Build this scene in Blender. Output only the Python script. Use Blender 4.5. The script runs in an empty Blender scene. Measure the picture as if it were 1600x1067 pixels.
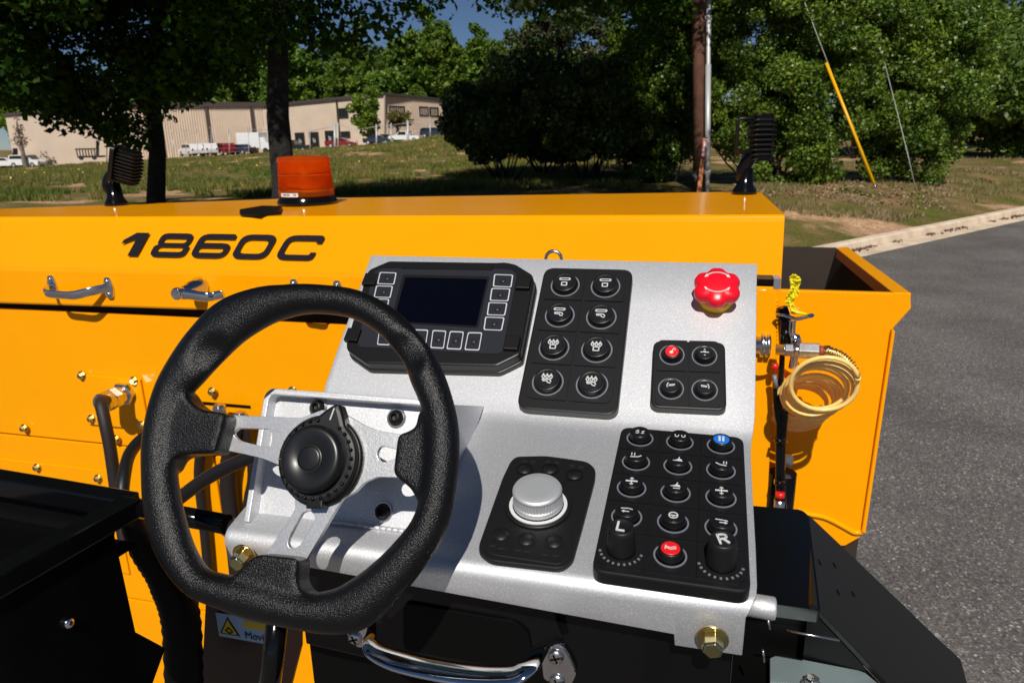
import bpy, bmesh, math, random
import numpy as np
from mathutils import Vector, Matrix
from mathutils.geometry import tessellate_polygon
random.seed(7); rng = np.random.default_rng(11)
sc = bpy.context.scene
col = sc.collection

# ------------------------------------------------------------------ camera, light, exposure
def nrm(v):
    v = np.array(v, float); return v/np.linalg.norm(v)
UPC = nrm([-.02, -.96, -.278]); XC = np.array([.969, .048, -.244]); XC = nrm(XC-UPC*(XC@UPC)); YC = np.cross(UPC, XC)
CM = np.array([XC, YC, UPC])                     # world axes (X along machine, Y away, Z up) from camera axes
FPX = 1100.0
cam_d = bpy.data.cameras.new('camera'); cam = bpy.data.objects.new('camera', cam_d); col.objects.link(cam)
r_, d_, f_ = CM@np.array([1, 0, 0]), CM@np.array([0, 1, 0]), CM@np.array([0, 0, 1])
cam.matrix_world = Matrix(((r_[0], -d_[0], -f_[0], 0), (r_[1], -d_[1], -f_[1], 0), (r_[2], -d_[2], -f_[2], 0), (0, 0, 0, 1)))
cam_d.sensor_width = 36; cam_d.lens = FPX/1600*36; cam_d.clip_start = .02; cam_d.clip_end = 4000
cam_d.dof.use_dof = True; cam_d.dof.focus_distance = .52; cam_d.dof.aperture_fstop = 22
sc.camera = cam
SUN_AZ, SUN_EL = math.radians(-8), math.radians(47.5)      # direction light travels (from +Y), elevation
sd = Vector((math.sin(SUN_AZ)*math.cos(SUN_EL), math.cos(SUN_AZ)*math.cos(SUN_EL), -math.sin(SUN_EL)))
w = bpy.data.worlds.new('World'); sc.world = w; w.use_nodes = True
nt = w.node_tree; nt.nodes.clear()
sky = nt.nodes.new('ShaderNodeTexSky'); sky.sky_type = 'NISHITA'; sky.sun_disc = False
sky.sun_elevation = SUN_EL; sky.sun_rotation = math.atan2(-sd.x, -sd.y); sky.altitude = 2200; sky.air_density = .85; sky.dust_density = 0; sky.ozone_density = 5
bg = nt.nodes.new('ShaderNodeBackground'); bg.inputs['Strength'].default_value = .05
wo = nt.nodes.new('ShaderNodeOutputWorld'); nt.links.new(sky.outputs[0], bg.inputs[0]); nt.links.new(bg.outputs[0], wo.inputs[0])
sl = bpy.data.lights.new('sun', 'SUN'); sl.energy = 5.0; sl.angle = math.radians(.5); sl.color = (1, .955, .88)
so = bpy.data.objects.new('sun', sl); col.objects.link(so); so.rotation_euler = sd.to_track_quat('-Z', 'Y').to_euler()
sc.view_settings.view_transform = 'Standard'; sc.view_settings.look = 'None'; sc.view_settings.exposure = -.17; sc.view_settings.gamma = 1

# ------------------------------------------------------------------ geometry helpers
GZ = -1.9                                         # asphalt height under the camera
def ray(px, py): return CM@np.array([(px-800)/FPX, (py-533.5)/FPX, 1])
def onY(px, py, y): r = ray(px, py); return r*(y/r[1])
def onZ(px, py, z): r = ray(px, py); return r*(z/r[2])
def onX(px, py, x): r = ray(px, py); return r*(x/r[0])
def at(px, py, D): return ray(px, py)*D
class Frame:
    def __init__(s, o, ex, ey):
        s.o = np.array(o, float); s.ex = nrm(ex); s.ey = nrm(ey); s.ez = np.cross(s.ex, s.ey)
    def p(s, x, y, z=0): return s.o+s.ex*x+s.ey*y+s.ez*z
    def hit(s, px, py, h=0):
        r = ray(px, py); o = s.o+s.ez*h; q = r*((o@s.ez)/(r@s.ez))-s.o
        return np.array([q@s.ex, q@s.ey])
    def hits(s, L, h=0): return [tuple(s.hit(a, b, h)) for a, b in L]
    def at(s, x, y, z=0): return Frame(s.p(x, y, z), s.ex, s.ey)
    def turn(s, a): c, q = math.cos(a), math.sin(a); return Frame(s.o, s.ex*c+s.ey*q, s.ey*c-s.ex*q)
def rounded(poly, r, n=4):
    out = []; N = len(poly)
    for i in range(N):
        p = np.array(poly[i]); a = np.array(poly[i-1])-p; b = np.array(poly[(i+1) % N])-p
        la, lb = np.linalg.norm(a), np.linalg.norm(b); a, b = a/la, b/lb
        rr = min(r[i] if isinstance(r, (list, tuple)) else r, la*.49, lb*.49)
        if rr < 1e-6: out.append(tuple(p)); continue
        for k in range(n+1):
            t = k/n; out.append(tuple(p+a*rr*(1-t)**2+b*rr*t**2))
    return out
def rect(x0, y0, x1, y1): return [(x0, y0), (x1, y0), (x1, y1), (x0, y1)]
def circ(cx, cy, r, n=24, a0=0, ry=None): return [(cx+r*math.cos(a0+2*math.pi*i/n), cy+(ry or r)*math.sin(a0+2*math.pi*i/n)) for i in range(n)]
WLOC = {}
def setp(o, label=None, cat=None, group=None, kind=None):
    if label: o['label'] = label
    if cat: o['category'] = cat
    if group: o['group'] = group
    if kind: o['kind'] = kind
    return o
def thing(name, loc, label, cat, group=None):
    o = bpy.data.objects.new(name, None); col.objects.link(o); o.location = Vector([float(v) for v in loc]); o.empty_display_size = .05
    WLOC[o] = np.array(loc, float); return setp(o, label, cat, group)
class MB:
    def __init__(s): s.v = []; s.f = []; s.m = []; s.sm = []
    def add(s, vs, fs, m=0, smooth=False):
        b = len(s.v); s.v += [tuple(map(float, v)) for v in vs]; s.f += [tuple(b+i for i in f) for f in fs]; s.m += [m]*len(fs); s.sm += [smooth]*len(fs); return s
    def prism(s, fr, loops, h0, h1, m=0, chamfer=0, mside=None):
        if not isinstance(loops[0][0], (tuple, list, np.ndarray)): loops = [loops]
        L2 = []
        for k, L in enumerate(loops):
            L = [tuple(float(c) for c in p) for p in L]
            A = sum(L[i-1][0]*L[i][1]-L[i][0]*L[i-1][1] for i in range(len(L)))
            if (A > 0) != (k == 0): L = L[::-1]
            L2.append(L)
        flat = [p for L in L2 for p in L]; tris = tessellate_polygon([[Vector((x, y, 0)) for x, y in L] for L in L2])
        def off(L, d):
            N = len(L); out = []
            for i in range(N):
                a = np.array(L[i])-np.array(L[i-1]); b = np.array(L[(i+1) % N])-np.array(L[i])
                na = np.array([-a[1], a[0]])/(np.linalg.norm(a)+1e-12); nb = np.array([-b[1], b[0]])/(np.linalg.norm(b)+1e-12)
                t = na+nb; t = t/(max(np.linalg.norm(t), .3)**2)*2 if np.linalg.norm(t) > .3 else na
                t = t/max(np.linalg.norm(t), 1)
                out.append(tuple(np.array(L[i])+t*d))
            return out
        if chamfer:
            rows = [(h0, 0), (h1-chamfer, 0), (h1-chamfer*.3, chamfer*.3), (h1, chamfer)]
        else: rows = [(h0, 0), (h1, 0)]
        vs = []; n = len(flat)
        for h, d in rows:
            for L in L2:
                for x, y in (off(L, d) if d else L): vs.append(fr.p(x, y, h))
        fs = []; k0 = (len(rows)-1)*n
        for t in tris:
            a, b, c = t
            cr = (flat[b][0]-flat[a][0])*(flat[c][1]-flat[a][1])-(flat[c][0]-flat[a][0])*(flat[b][1]-flat[a][1])
            if cr < 0: a, c = c, a
            fs.append((k0+a, k0+b, k0+c)); fs.append((c, b, a))
        s.add(vs, fs, m)
        fs = []; o = 0
        for L in L2:
            N = len(L)
            for r in range(len(rows)-1):
                for i in range(N):
                    j = (i+1) % N; fs.append((r*n+o+i, r*n+o+j, (r+1)*n+o+j, (r+1)*n+o+i))
            o += N
        b = len(s.v)-len(vs)
        s.f += [tuple(b+i for i in f) for f in fs]; s.m += [m if mside is None else mside]*len(fs); s.sm += [False]*len(fs)
        return s
    def box(s, fr, x0, x1, y0, y1, z0, z1, m=0): return s.prism(fr, rect(x0, y0, x1, y1), z0, z1, m)
    def lathe(s, fr, prof, n=24, m=0, smooth=True, a0=0, cx=0, cy=0):
        vs = []; fs = []
        for r, z in prof:
            for i in range(n):
                a = a0+2*math.pi*i/n; vs.append(fr.p(cx+r*math.cos(a), cy+r*math.sin(a), z))
        for k in range(len(prof)-1):
            for i in range(n):
                j = (i+1) % n; fs.append((k*n+i, k*n+j, (k+1)*n+j, (k+1)*n+i))
        s.add(vs, fs, m, smooth)
        b = len(s.v)-len(vs)
        if prof[-1][0] > 1e-7: s.f.append(tuple(b+(len(prof)-1)*n+i for i in range(n))); s.m.append(m); s.sm.append(False)
        if prof[0][0] > 1e-7: s.f.append(tuple(b+n-1-i for i in range(n))); s.m.append(m); s.sm.append(False)
        return s
    def tube(s, pts, r, n=10, m=0, cap=True, flat=1.0, up=None, square=False):
        P = [np.array(p, float) for p in pts]; N = len(P)
        R = r if isinstance(r, (list, tuple, np.ndarray)) else [r]*N
        T = [nrm(P[min(i+1, N-1)]-P[max(i-1, 0)]) for i in range(N)]
        u = np.array(up, float) if up is not None else (np.array([0, 0, 1.]) if abs(T[0][2]) < .9 else np.array([0, 1., 0]))
        vs = []; fs = []
        for i in range(N):
            u = nrm(u-T[i]*(u@T[i])); v = np.cross(T[i], u)
            for k in range(n):
                a = 2*math.pi*(k+(.5 if square else 0))/n
                vs.append(P[i]+(u*math.cos(a)*flat+v*math.sin(a))*R[i])
        for i in range(N-1):
            for k in range(n):
                j = (k+1) % n; fs.append((i*n+k, i*n+j, (i+1)*n+j, (i+1)*n+k))
        s.add(vs, fs, m, not square)
        if cap:
            b = len(s.v)-len(vs)
            s.f += [tuple(b+n-1-k for k in range(n)), tuple(b+(N-1)*n+k for k in range(n))]; s.m += [m, m]; s.sm += [False, False]
        return s
    def ribbon(s, fr, pts, wd, h0, h1, m=0, closed=False):
        P = [np.array(p, float) for p in pts]; N = len(P)
        for i in range(N if closed else N-1):
            a, b = P[i], P[(i+1) % N]; t = b-a; l = np.linalg.norm(t)
            if l < 1e-9: continue
            t = t/l; q = np.array([-t[1], t[0]])*wd/2; e = t*wd*.3
            s.prism(fr, [tuple(a-e-q), tuple(b+e-q), tuple(b+e+q), tuple(a-e+q)], h0, h1, m)
        return s
    def ball(s, c, r, m=0, n=10, sc3=(1, 1, 1)):
        fr = Frame((0, 0, 0), (1, 0, 0), (0, 1, 0)); vs = []; fs = []; K = n//2
        c = np.array(c, float)
        for i in range(K+1):
            t = math.pi*i/K
            for k in range(n): a = 2*math.pi*k/n; vs.append(c+np.array([math.sin(t)*math.cos(a)*sc3[0], math.sin(t)*math.sin(a)*sc3[1], -math.cos(t)*sc3[2]])*r)
        for i in range(K):
            for k in range(n): j = (k+1) % n; fs.append((i*n+k, i*n+j, (i+1)*n+j, (i+1)*n+k))
        return s.add(vs, fs, m, True)
    def build(s, name, mats, parent=None, bevel=0, seg=2, label=None, kind=None, cat=None, group=None, origin=None, auto=False):
        me = bpy.data.meshes.new(name); v = np.array(s.v)
        lo, hi = v.min(0), v.max(0)
        o0 = np.array(origin, float) if origin is not None else np.array([(lo[0]+hi[0])/2, (lo[1]+hi[1])/2, lo[2]])
        me.from_pydata((v-o0).tolist(), [], s.f)
        for m in (mats if isinstance(mats, (list, tuple)) else [mats]): me.materials.append(m)
        me.polygons.foreach_set('material_index', s.m); me.polygons.foreach_set('use_smooth', s.sm)
        me.validate(); me.update()
        o = bpy.data.objects.new(name, me); col.objects.link(o); WLOC[o] = o0
        if parent: o.parent = parent; o.location = Vector((o0-WLOC[parent]).tolist())
        else: o.location = Vector(o0.tolist())
        if bevel:
            b = o.modifiers.new('bevel', 'BEVEL'); b.width = bevel; b.segments = seg; b.limit_method = 'ANGLE'; b.angle_limit = math.radians(40)
            b.harden_normals = False
        return setp(o, label, cat, group, kind)
def dup(o, world, parent=None, rz=None):
    c = o.copy(); col.objects.link(c); WLOC[c] = np.array(world, float); c.parent = parent
    c.location = Vector((WLOC[c]-(WLOC[parent] if parent else 0)).tolist())
    return c
def dup_tree(o, world, rz=0, label=None, scale=None):
    c = o.copy(); col.objects.link(c); c.location = Vector([float(x) for x in world]); c.rotation_euler = (0, 0, rz); WLOC[c] = np.array(world, float)
    if scale: c.scale = scale
    if label: c['label'] = label
    for ch in [x for x in o.children]:
        d = ch.copy(); col.objects.link(d); d.parent = c
        for g in [x for x in ch.children]:
            e = g.copy(); col.objects.link(e); e.parent = d
    return c
def catmull(P, k=5, closed=False):
    P = [np.array(p, float) for p in P]; N = len(P); out = []
    rngi = range(N if closed else N-1)
    for i in rngi:
        if closed: a, b, c, d = P[i-1], P[i], P[(i+1) % N], P[(i+2) % N]
        else: a, b, c, d = P[max(i-1, 0)], P[i], P[i+1], P[min(i+2, N-1)]
        for j in range(k):
            t = j/k; out.append(.5*((2*b)+(c-a)*t+(2*a-5*b+4*c-d)*t*t+(3*b-a-3*c+d)*t**3))
    if not closed: out.append(P[-1])
    return out

# ------------------------------------------------------------------ materials
def mat(name, color, rough=.5, metal=0, coat=0, var=0, vscale=30, bump=0, bscale=200, bdist=.001, spec=.5, color2=None, trans=0, emit=None, aniso=0, objvar=0, wvar=None):
    m = bpy.data.materials.new(name); m.use_nodes = True; nt = m.node_tree; b = nt.nodes['Principled BSDF']
    b.inputs['Base Color'].default_value = (*color, 1); b.inputs['Roughness'].default_value = rough; b.inputs['Metallic'].default_value = metal
    b.inputs['Coat Weight'].default_value = coat; b.inputs['Coat Roughness'].default_value = .05; b.inputs['Specular IOR Level'].default_value = spec
    tc = nt.nodes.new('ShaderNodeTexCoord'); geo = nt.nodes.new('ShaderNodeNewGeometry')
    if var or color2:
        n = nt.nodes.new('ShaderNodeTexNoise'); n.inputs['Scale'].default_value = vscale; n.inputs['Detail'].default_value = 6
        nt.links.new(geo.outputs['Position'], n.inputs['Vector'])
        r = nt.nodes.new('ShaderNodeValToRGB'); r.color_ramp.elements[0].position = .35; r.color_ramp.elements[1].position = .65
        c2 = color2 or tuple(min(1, c*(1+var)) for c in color); c1 = color if color2 else tuple(c*(1-var) for c in color)
        r.color_ramp.elements[0].color = (*c1, 1); r.color_ramp.elements[1].color = (*c2, 1)
        nt.links.new(n.outputs['Fac'], r.inputs[0]); src = r.outputs[0]
        if objvar:
            oi = nt.nodes.new('ShaderNodeObjectInfo'); hs = nt.nodes.new('ShaderNodeHueSaturation')
            mr = nt.nodes.new('ShaderNodeMapRange'); mr.inputs[3].default_value = 1-objvar; mr.inputs[4].default_value = 1+objvar
            nt.links.new(oi.outputs['Random'], mr.inputs[0]); nt.links.new(mr.outputs[0], hs.inputs['Value']); nt.links.new(src, hs.inputs['Color']); src = hs.outputs[0]
        nt.links.new(src, b.inputs['Base Color'])
    if bump:
        n2 = nt.nodes.new('ShaderNodeTexNoise'); n2.inputs['Scale'].default_value = bscale; n2.inputs['Detail'].default_value = 3
        nt.links.new(geo.outputs['Position'], n2.inputs['Vector'])
        bp = nt.nodes.new('ShaderNodeBump'); bp.inputs['Strength'].default_value = bump; bp.inputs['Distance'].default_value = bdist
        nt.links.new(n2.outputs['Fac'], bp.inputs['Height']); nt.links.new(bp.outputs[0], b.inputs['Normal'])
        if coat: nt.links.new(bp.outputs[0], b.inputs['Coat Normal'])
    if trans: b.inputs['Transmission Weight'].default_value = trans
    if emit: b.inputs['Emission Color'].default_value = (*emit[:3], 1); b.inputs['Emission Strength'].default_value = emit[3]
    return m
def leafmat(name, c1, c2, rough=.5, trl=.3, vscale=1.2, objvar=.15, spec=.4, rare=None):
    m = mat(name, c1, rough, color2=c2, vscale=vscale, objvar=objvar, spec=spec, var=.1)
    nt = m.node_tree; b = nt.nodes['Principled BSDF']; out = nt.nodes['Material Output']
    src = b.inputs['Base Color'].links[0].from_socket
    wn = nt.nodes.new('ShaderNodeTexWhiteNoise'); geo = nt.nodes.new('ShaderNodeNewGeometry')
    nt.links.new(geo.outputs['Random Per Island'], wn.inputs[0]); wn.noise_dimensions = '1D'; nt.links.new(geo.outputs['Random Per Island'], wn.inputs['W'])
    hs = nt.nodes.new('ShaderNodeHueSaturation'); mr = nt.nodes.new('ShaderNodeMapRange'); mr.inputs[3].default_value = .55; mr.inputs[4].default_value = 1.5
    nt.links.new(wn.outputs['Value'], mr.inputs[0]); nt.links.new(mr.outputs[0], hs.inputs['Value']); nt.links.new(src, hs.inputs['Color'])
    src = hs.outputs[0]
    if rare:
        gt = nt.nodes.new('ShaderNodeMath'); gt.operation = 'GREATER_THAN'; gt.inputs[1].default_value = rare[3]
        nt.links.new(wn.outputs['Value'], gt.inputs[0]); mx = nt.nodes.new('ShaderNodeMixRGB'); mx.inputs[2].default_value = (*rare[:3], 1)
        nt.links.new(gt.outputs[0], mx.inputs[0]); nt.links.new(src, mx.inputs[1]); src = mx.outputs[0]
    nt.links.new(src, b.inputs['Base Color'])
    tl = nt.nodes.new('ShaderNodeBsdfTranslucent'); mix = nt.nodes.new('ShaderNodeMixShader'); mix.inputs[0].default_value = trl
    nt.links.new(src, tl.inputs[0]); nt.links.new(b.outputs[0], mix.inputs[1]); nt.links.new(tl.outputs[0], mix.inputs[2]); nt.links.new(mix.outputs[0], out.inputs[0])
    return m
def silver_mat():
    m = mat('silver powder paint', (.7, .705, .72), .56, metal=.72, coat=.0)
    nt = m.node_tree; b = nt.nodes['Principled BSDF']; geo = nt.nodes.new('ShaderNodeNewGeometry')
    v = nt.nodes.new('ShaderNodeTexVoronoi'); v.inputs['Scale'].default_value = 2600; nt.links.new(geo.outputs['Position'], v.inputs['Vector'])
    wn = nt.nodes.new('ShaderNodeTexWhiteNoise'); nt.links.new(v.outputs['Color'], wn.inputs[0])
    r = nt.nodes.new('ShaderNodeValToRGB'); r.color_ramp.elements[0].position = .0; r.color_ramp.elements[0].color = (.57, .575, .595, 1)
    r.color_ramp.elements[1].position = .93; r.color_ramp.elements[1].color = (.70, .705, .73, 1); e = r.color_ramp.elements.new(.985); e.color = (1, 1, 1, 1)
    nt.links.new(wn.outputs['Value'], r.inputs[0]); nt.links.new(r.outputs[0], b.inputs['Base Color'])
    n2 = nt.nodes.new('ShaderNodeTexNoise'); n2.inputs['Scale'].default_value = 700; nt.links.new(geo.outputs['Position'], n2.inputs['Vector'])
    bp = nt.nodes.new('ShaderNodeBump'); bp.inputs['Strength'].default_value = .18; bp.inputs['Distance'].default_value = .0004
    nt.links.new(n2.outputs['Fac'], bp.inputs['Height']); nt.links.new(bp.outputs[0], b.inputs['Normal'])
    return m
M = dict(
    orange=mat('orange machine paint', (.95, .36, .0), .22, coat=.2, var=.02, vscale=4, bump=.2, bscale=6, bdist=.006, spec=.1),
    silver=silver_mat(),
    alu=mat('brushed spoke aluminium', (.58, .58, .59), .42, metal=.8, bump=.25, bscale=900, bdist=.0004, var=.08, vscale=600),
    knobalu=mat('turned aluminium', (.80, .81, .82), .5, metal=.75),
    chrome=mat('chrome', (.74, .74, .75), .07, metal=1),
    steel=mat('zinc steel', (.62, .61, .6), .25, metal=1, var=.1, vscale=150),
    zinc=mat('greenish zinc plate', (.33, .42, .42), .42, metal=.6, var=.12, vscale=25),
    gold=mat('yellow zinc bolt', (.72, .5, .2), .24, metal=1, color2=(.5, .52, .3), vscale=120),
    blk=mat('gloss black paint', (.0035, .0035, .004), .12, spec=.35, bump=.08, bscale=20, bdist=.002),
    blkm=mat('satin black paint', (.006, .0055, .005), .42, spec=.3, bump=.2, bscale=500, bdist=.0003),
    rubber=mat('black rubber', (.008, .008, .0085), .45, spec=.4, bump=.15, bscale=400, bdist=.0003),
    rimr=mat('grained rim rubber', (.0045, .0045, .005), .29, bump=.8, bscale=1250, bdist=.0006, spec=.32),
    key=mat('key rubber', (.007, .007, .0075), .34),
    pad=mat('keypad plastic', (.008, .008, .0085), .42, spec=.33, bump=.1, bscale=700, bdist=.0002),
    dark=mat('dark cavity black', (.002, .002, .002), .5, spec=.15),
    housing=mat('display housing plastic', (.006, .006, .0065), .4, spec=.35, bump=.2, bscale=900, bdist=.0003),
    face=mat('dark grey membrane', (.02, .021, .026), .35, spec=.35),
    screen=mat('dark glass screen', (.001, .001, .0025), .06, coat=.5, spec=.35),
    white=mat('white print', (.6, .6, .6), .5),
    grey=mat('grey ring print', (.16, .17, .2), .4),
    silk=mat('light grey key outline', (.5, .5, .52), .5),
    red=mat('red key', (.75, .012, .015), .35),
    estop=mat('red stop button plastic', (.78, .006, .02), .3, spec=.4),
    blue=mat('blue key', (.01, .16, .62), .4),
    yellow=mat('yellow plastic', (.85, .5, .0), .4),
    tape=mat('yellow tape', (.8, .68, .01), .35, bump=.6, bscale=60, bdist=.004),
    hose=mat('cream yellow air hose', (1.0, .68, .22), .3, coat=.2),
    brown=mat('dark hose rubber', (.013, .008, .007), .6, bump=.5, bscale=300, bdist=.001),  # cable rubber; also colours the tubes that imitate shadow stripes
    amber=None,
    decal=mat('white decal', (.72, .72, .72), .4), decalb=mat('pale blue decal', (.35, .5, .7), .4), decaly=mat('decal yellow', (.7, .5, .02), .4), ink=mat('black lettering', (.012, .009, .009), .35),
)
am = mat('amber beacon plastic', (1.0, .30, .02), .06, spec=.5); nt_ = am.node_tree
b_ = nt_.nodes['Principled BSDF']; b_.inputs['Transmission Weight'].default_value = .85; b_.inputs['IOR'].default_value = 1.25
tl_ = nt_.nodes.new('ShaderNodeBsdfTranslucent'); tl_.inputs[0].default_value = (1, .18, .006, 1); mx_ = nt_.nodes.new('ShaderNodeMixShader'); mx_.inputs[0].default_value = .37
nt_.links.new(b_.outputs[0], mx_.inputs[1]); nt_.links.new(tl_.outputs[0], mx_.inputs[2]); nt_.links.new(mx_.outputs[0], nt_.nodes['Material Output'].inputs[0]); M['amber'] = am

#=BG=
# ================================================================== SETTING: terrain
YH = lambda px: 231.6-.0208*px
PXC = [-600, 0, 300, 400, 640, 720, 900, 1100, 1300, 2400]
CREST = [-1.7, -1.75, -1.2, -1.0, -.25, .45, .5, -.3, -.85, -.9]
LOT = [-3.0, -2.9, -1.8, -1.6, -.5, .5, 1.2, 1.2, 1.2, 1.2]
R0 = np.array([3.23, 12.77]); RT = nrm([3.48, 4.38]); RN = np.array([-RT[1], RT[0]])
def hsm(t): t = np.clip(t, 0, 1); return t*t*(3-2*t)
def vnoise(x, y, s):
    return (np.sin(x*s*1.3+1.7*np.sin(y*s*.9))+np.sin(y*s*1.7+2.1*np.sin(x*s*.7+1))+np.sin((x+y)*s*2.9+1.1*np.sin(x*s*2.3)))/3
def terrain(x, y):
    x = np.asarray(x, float); y = np.asarray(y, float)
    fx, fy = nrm([f_[0], f_[1]]); rx, ry = fy, -fx
    D = x*fx+y*fy; S = x*rx+y*ry; Ds = np.maximum(D, 1)
    px = 800+np.clip(S/Ds*1.03, -2, 2)*FPX
    cz = np.interp(px, PXC, CREST); lz = np.interp(px, PXC, LOT)
    s = (x-R0[0])*RN[0]+(y-R0[1])*RN[1]
    z = -1.78+.5*hsm(s/4)
    z = z+(cz-z)*hsm((D-22)/33)*(s > 0)
    z = z+(lz-z)*hsm((D-58)/35)*(s > 0)
    z = z+vnoise(x, y, .8)*.05*hsm((s-1)/3)+vnoise(x, y, .25)*.12*hsm((D-24)/12)
    return z
def ground_z(x, y):
    s = (x-R0[0])*RN[0]+(y-R0[1])*RN[1]
    return np.where(s < 2.6, np.where(s < .6, GZ-.15, terrain(x, y)-.15), terrain(x, y)-.012*(s < 4))
def grid(name, xs, ys, zf, m, label=None):
    X, Y = np.meshgrid(xs, ys); Z = zf(X, Y); nx, ny = len(xs), len(ys)
    me = bpy.data.meshes.new(name); V = np.stack([X, Y, Z], -1).reshape(-1, 3)
    i = np.arange(nx*ny).reshape(ny, nx); F = np.stack([i[:-1, :-1], i[:-1, 1:], i[1:, 1:], i[1:, :-1]], -1).reshape(-1, 4)
    me.from_pydata(V.tolist(), [], F.tolist()); me.materials.append(m); me.polygons.foreach_set('use_smooth', [True]*len(F))
    o = bpy.data.objects.new(name, me); col.objects.link(o); WLOC[o] = np.zeros(3); o['kind'] = 'structure'
    if label: o['label'] = label
    return o
def ground_mat():
    m = bpy.data.materials.new('grass and clay'); m.use_nodes = True; nt = m.node_tree; b = nt.nodes['Principled BSDF']; b.inputs['Roughness'].default_value = .95; b.inputs['Specular IOR Level'].default_value = .1
    g = nt.nodes.new('ShaderNodeNewGeometry')
    def noise(s, d=8):
        n = nt.nodes.new('ShaderNodeTexNoise'); n.inputs['Scale'].default_value = s; n.inputs['Detail'].default_value = d; nt.links.new(g.outputs['Position'], n.inputs['Vector']); return n.outputs['Fac']
    def ramp(src, els):
        r = nt.nodes.new('ShaderNodeValToRGB')
        r.color_ramp.elements[0].position, r.color_ramp.elements[0].color = els[0][0], (*els[0][1], 1)
        r.color_ramp.elements[1].position, r.color_ramp.elements[1].color = els[-1][0], (*els[-1][1], 1)
        for p, c in els[1:-1]: e = r.color_ramp.elements.new(p); e.color = (*c, 1)
        nt.links.new(src, r.inputs[0]); return r.outputs[0]
    grass = ramp(noise(1.3), [(.3, (.10, .13, .022)), (.5, (.17, .14, .045)), (.7, (.30, .19, .10))])
    clay = ramp(noise(7), [(.3, (.42, .24, .13)), (.7, (.7, .46, .29))])
    mask = ramp(noise(.45, 9), [(.55, (0, 0, 0)), (.62, (1, 1, 1))])
    sx = nt.nodes.new('ShaderNodeSeparateXYZ'); nt.links.new(g.outputs['Position'], sx.inputs[0])
    mx = nt.nodes.new('ShaderNodeMixRGB'); nt.links.new(mask, mx.inputs[0]); nt.links.new(grass, mx.inputs[1]); nt.links.new(clay, mx.inputs[2])
    litter = ramp(noise(28, 6), [(.45, (1, 1, 1)), (.62, (.45, .4, .36))])
    mm = nt.nodes.new('ShaderNodeMixRGB'); mm.blend_type = 'MULTIPLY'; mm.inputs[0].default_value = .8; nt.links.new(mx.outputs[0], mm.inputs[1]); nt.links.new(litter, mm.inputs[2])
    nt.links.new(mm.outputs[0], b.inputs['Base Color'])
    bp = nt.nodes.new('ShaderNodeBump'); bp.inputs['Strength'].default_value = 1; bp.inputs['Distance'].default_value = .06; nt.links.new(noise(14, 8), bp.inputs['Height']); nt.links.new(bp.outputs[0], b.inputs['Normal'])
    return m
xs = np.concatenate([np.linspace(-900, -60, 30)[:-1], np.linspace(-60, 40, 260), np.linspace(40, 900, 30)[1:]])
ys = np.concatenate([np.linspace(-600, -20, 20)[:-1], np.linspace(-20, 80, 260), np.linspace(80, 300, 60)[1:], np.linspace(300, 2500, 20)[1:]])
gmat_ = ground_mat()
grid('ground', xs, ys, ground_z, gmat_, 'dry grass bank and verge with bare clay patches')
ts_ = np.linspace(-30, 40, 360); ss_ = np.concatenate([[.6, .62], np.linspace(.8, 3.6, 24)])
mv = MB(); vs_ = []
for t in ts_:
    for q in ss_:
        p = R0+RT*t+RN*q; z = float(terrain(p[0], p[1])); z = (GZ+.135) if q <= .62 else z+(GZ+.135-z)*max(0, 1-(q-.62)/.6)+.02*math.sin(t*3.1+q*5)*math.sin(t*1.3-q*3)
        vs_.append((p[0], p[1], z if q < 3.5 else float(terrain(p[0], p[1]))-.03))
n_s = len(ss_); mv.add(vs_, [(a*n_s+b, (a+1)*n_s+b, (a+1)*n_s+b+1, a*n_s+b+1) for a in range(len(ts_)-1) for b in range(n_s-1)], 0, True)
mv.build('verge', gmat_, kind='structure', label='dry brown grass verge along the kerb')
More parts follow.
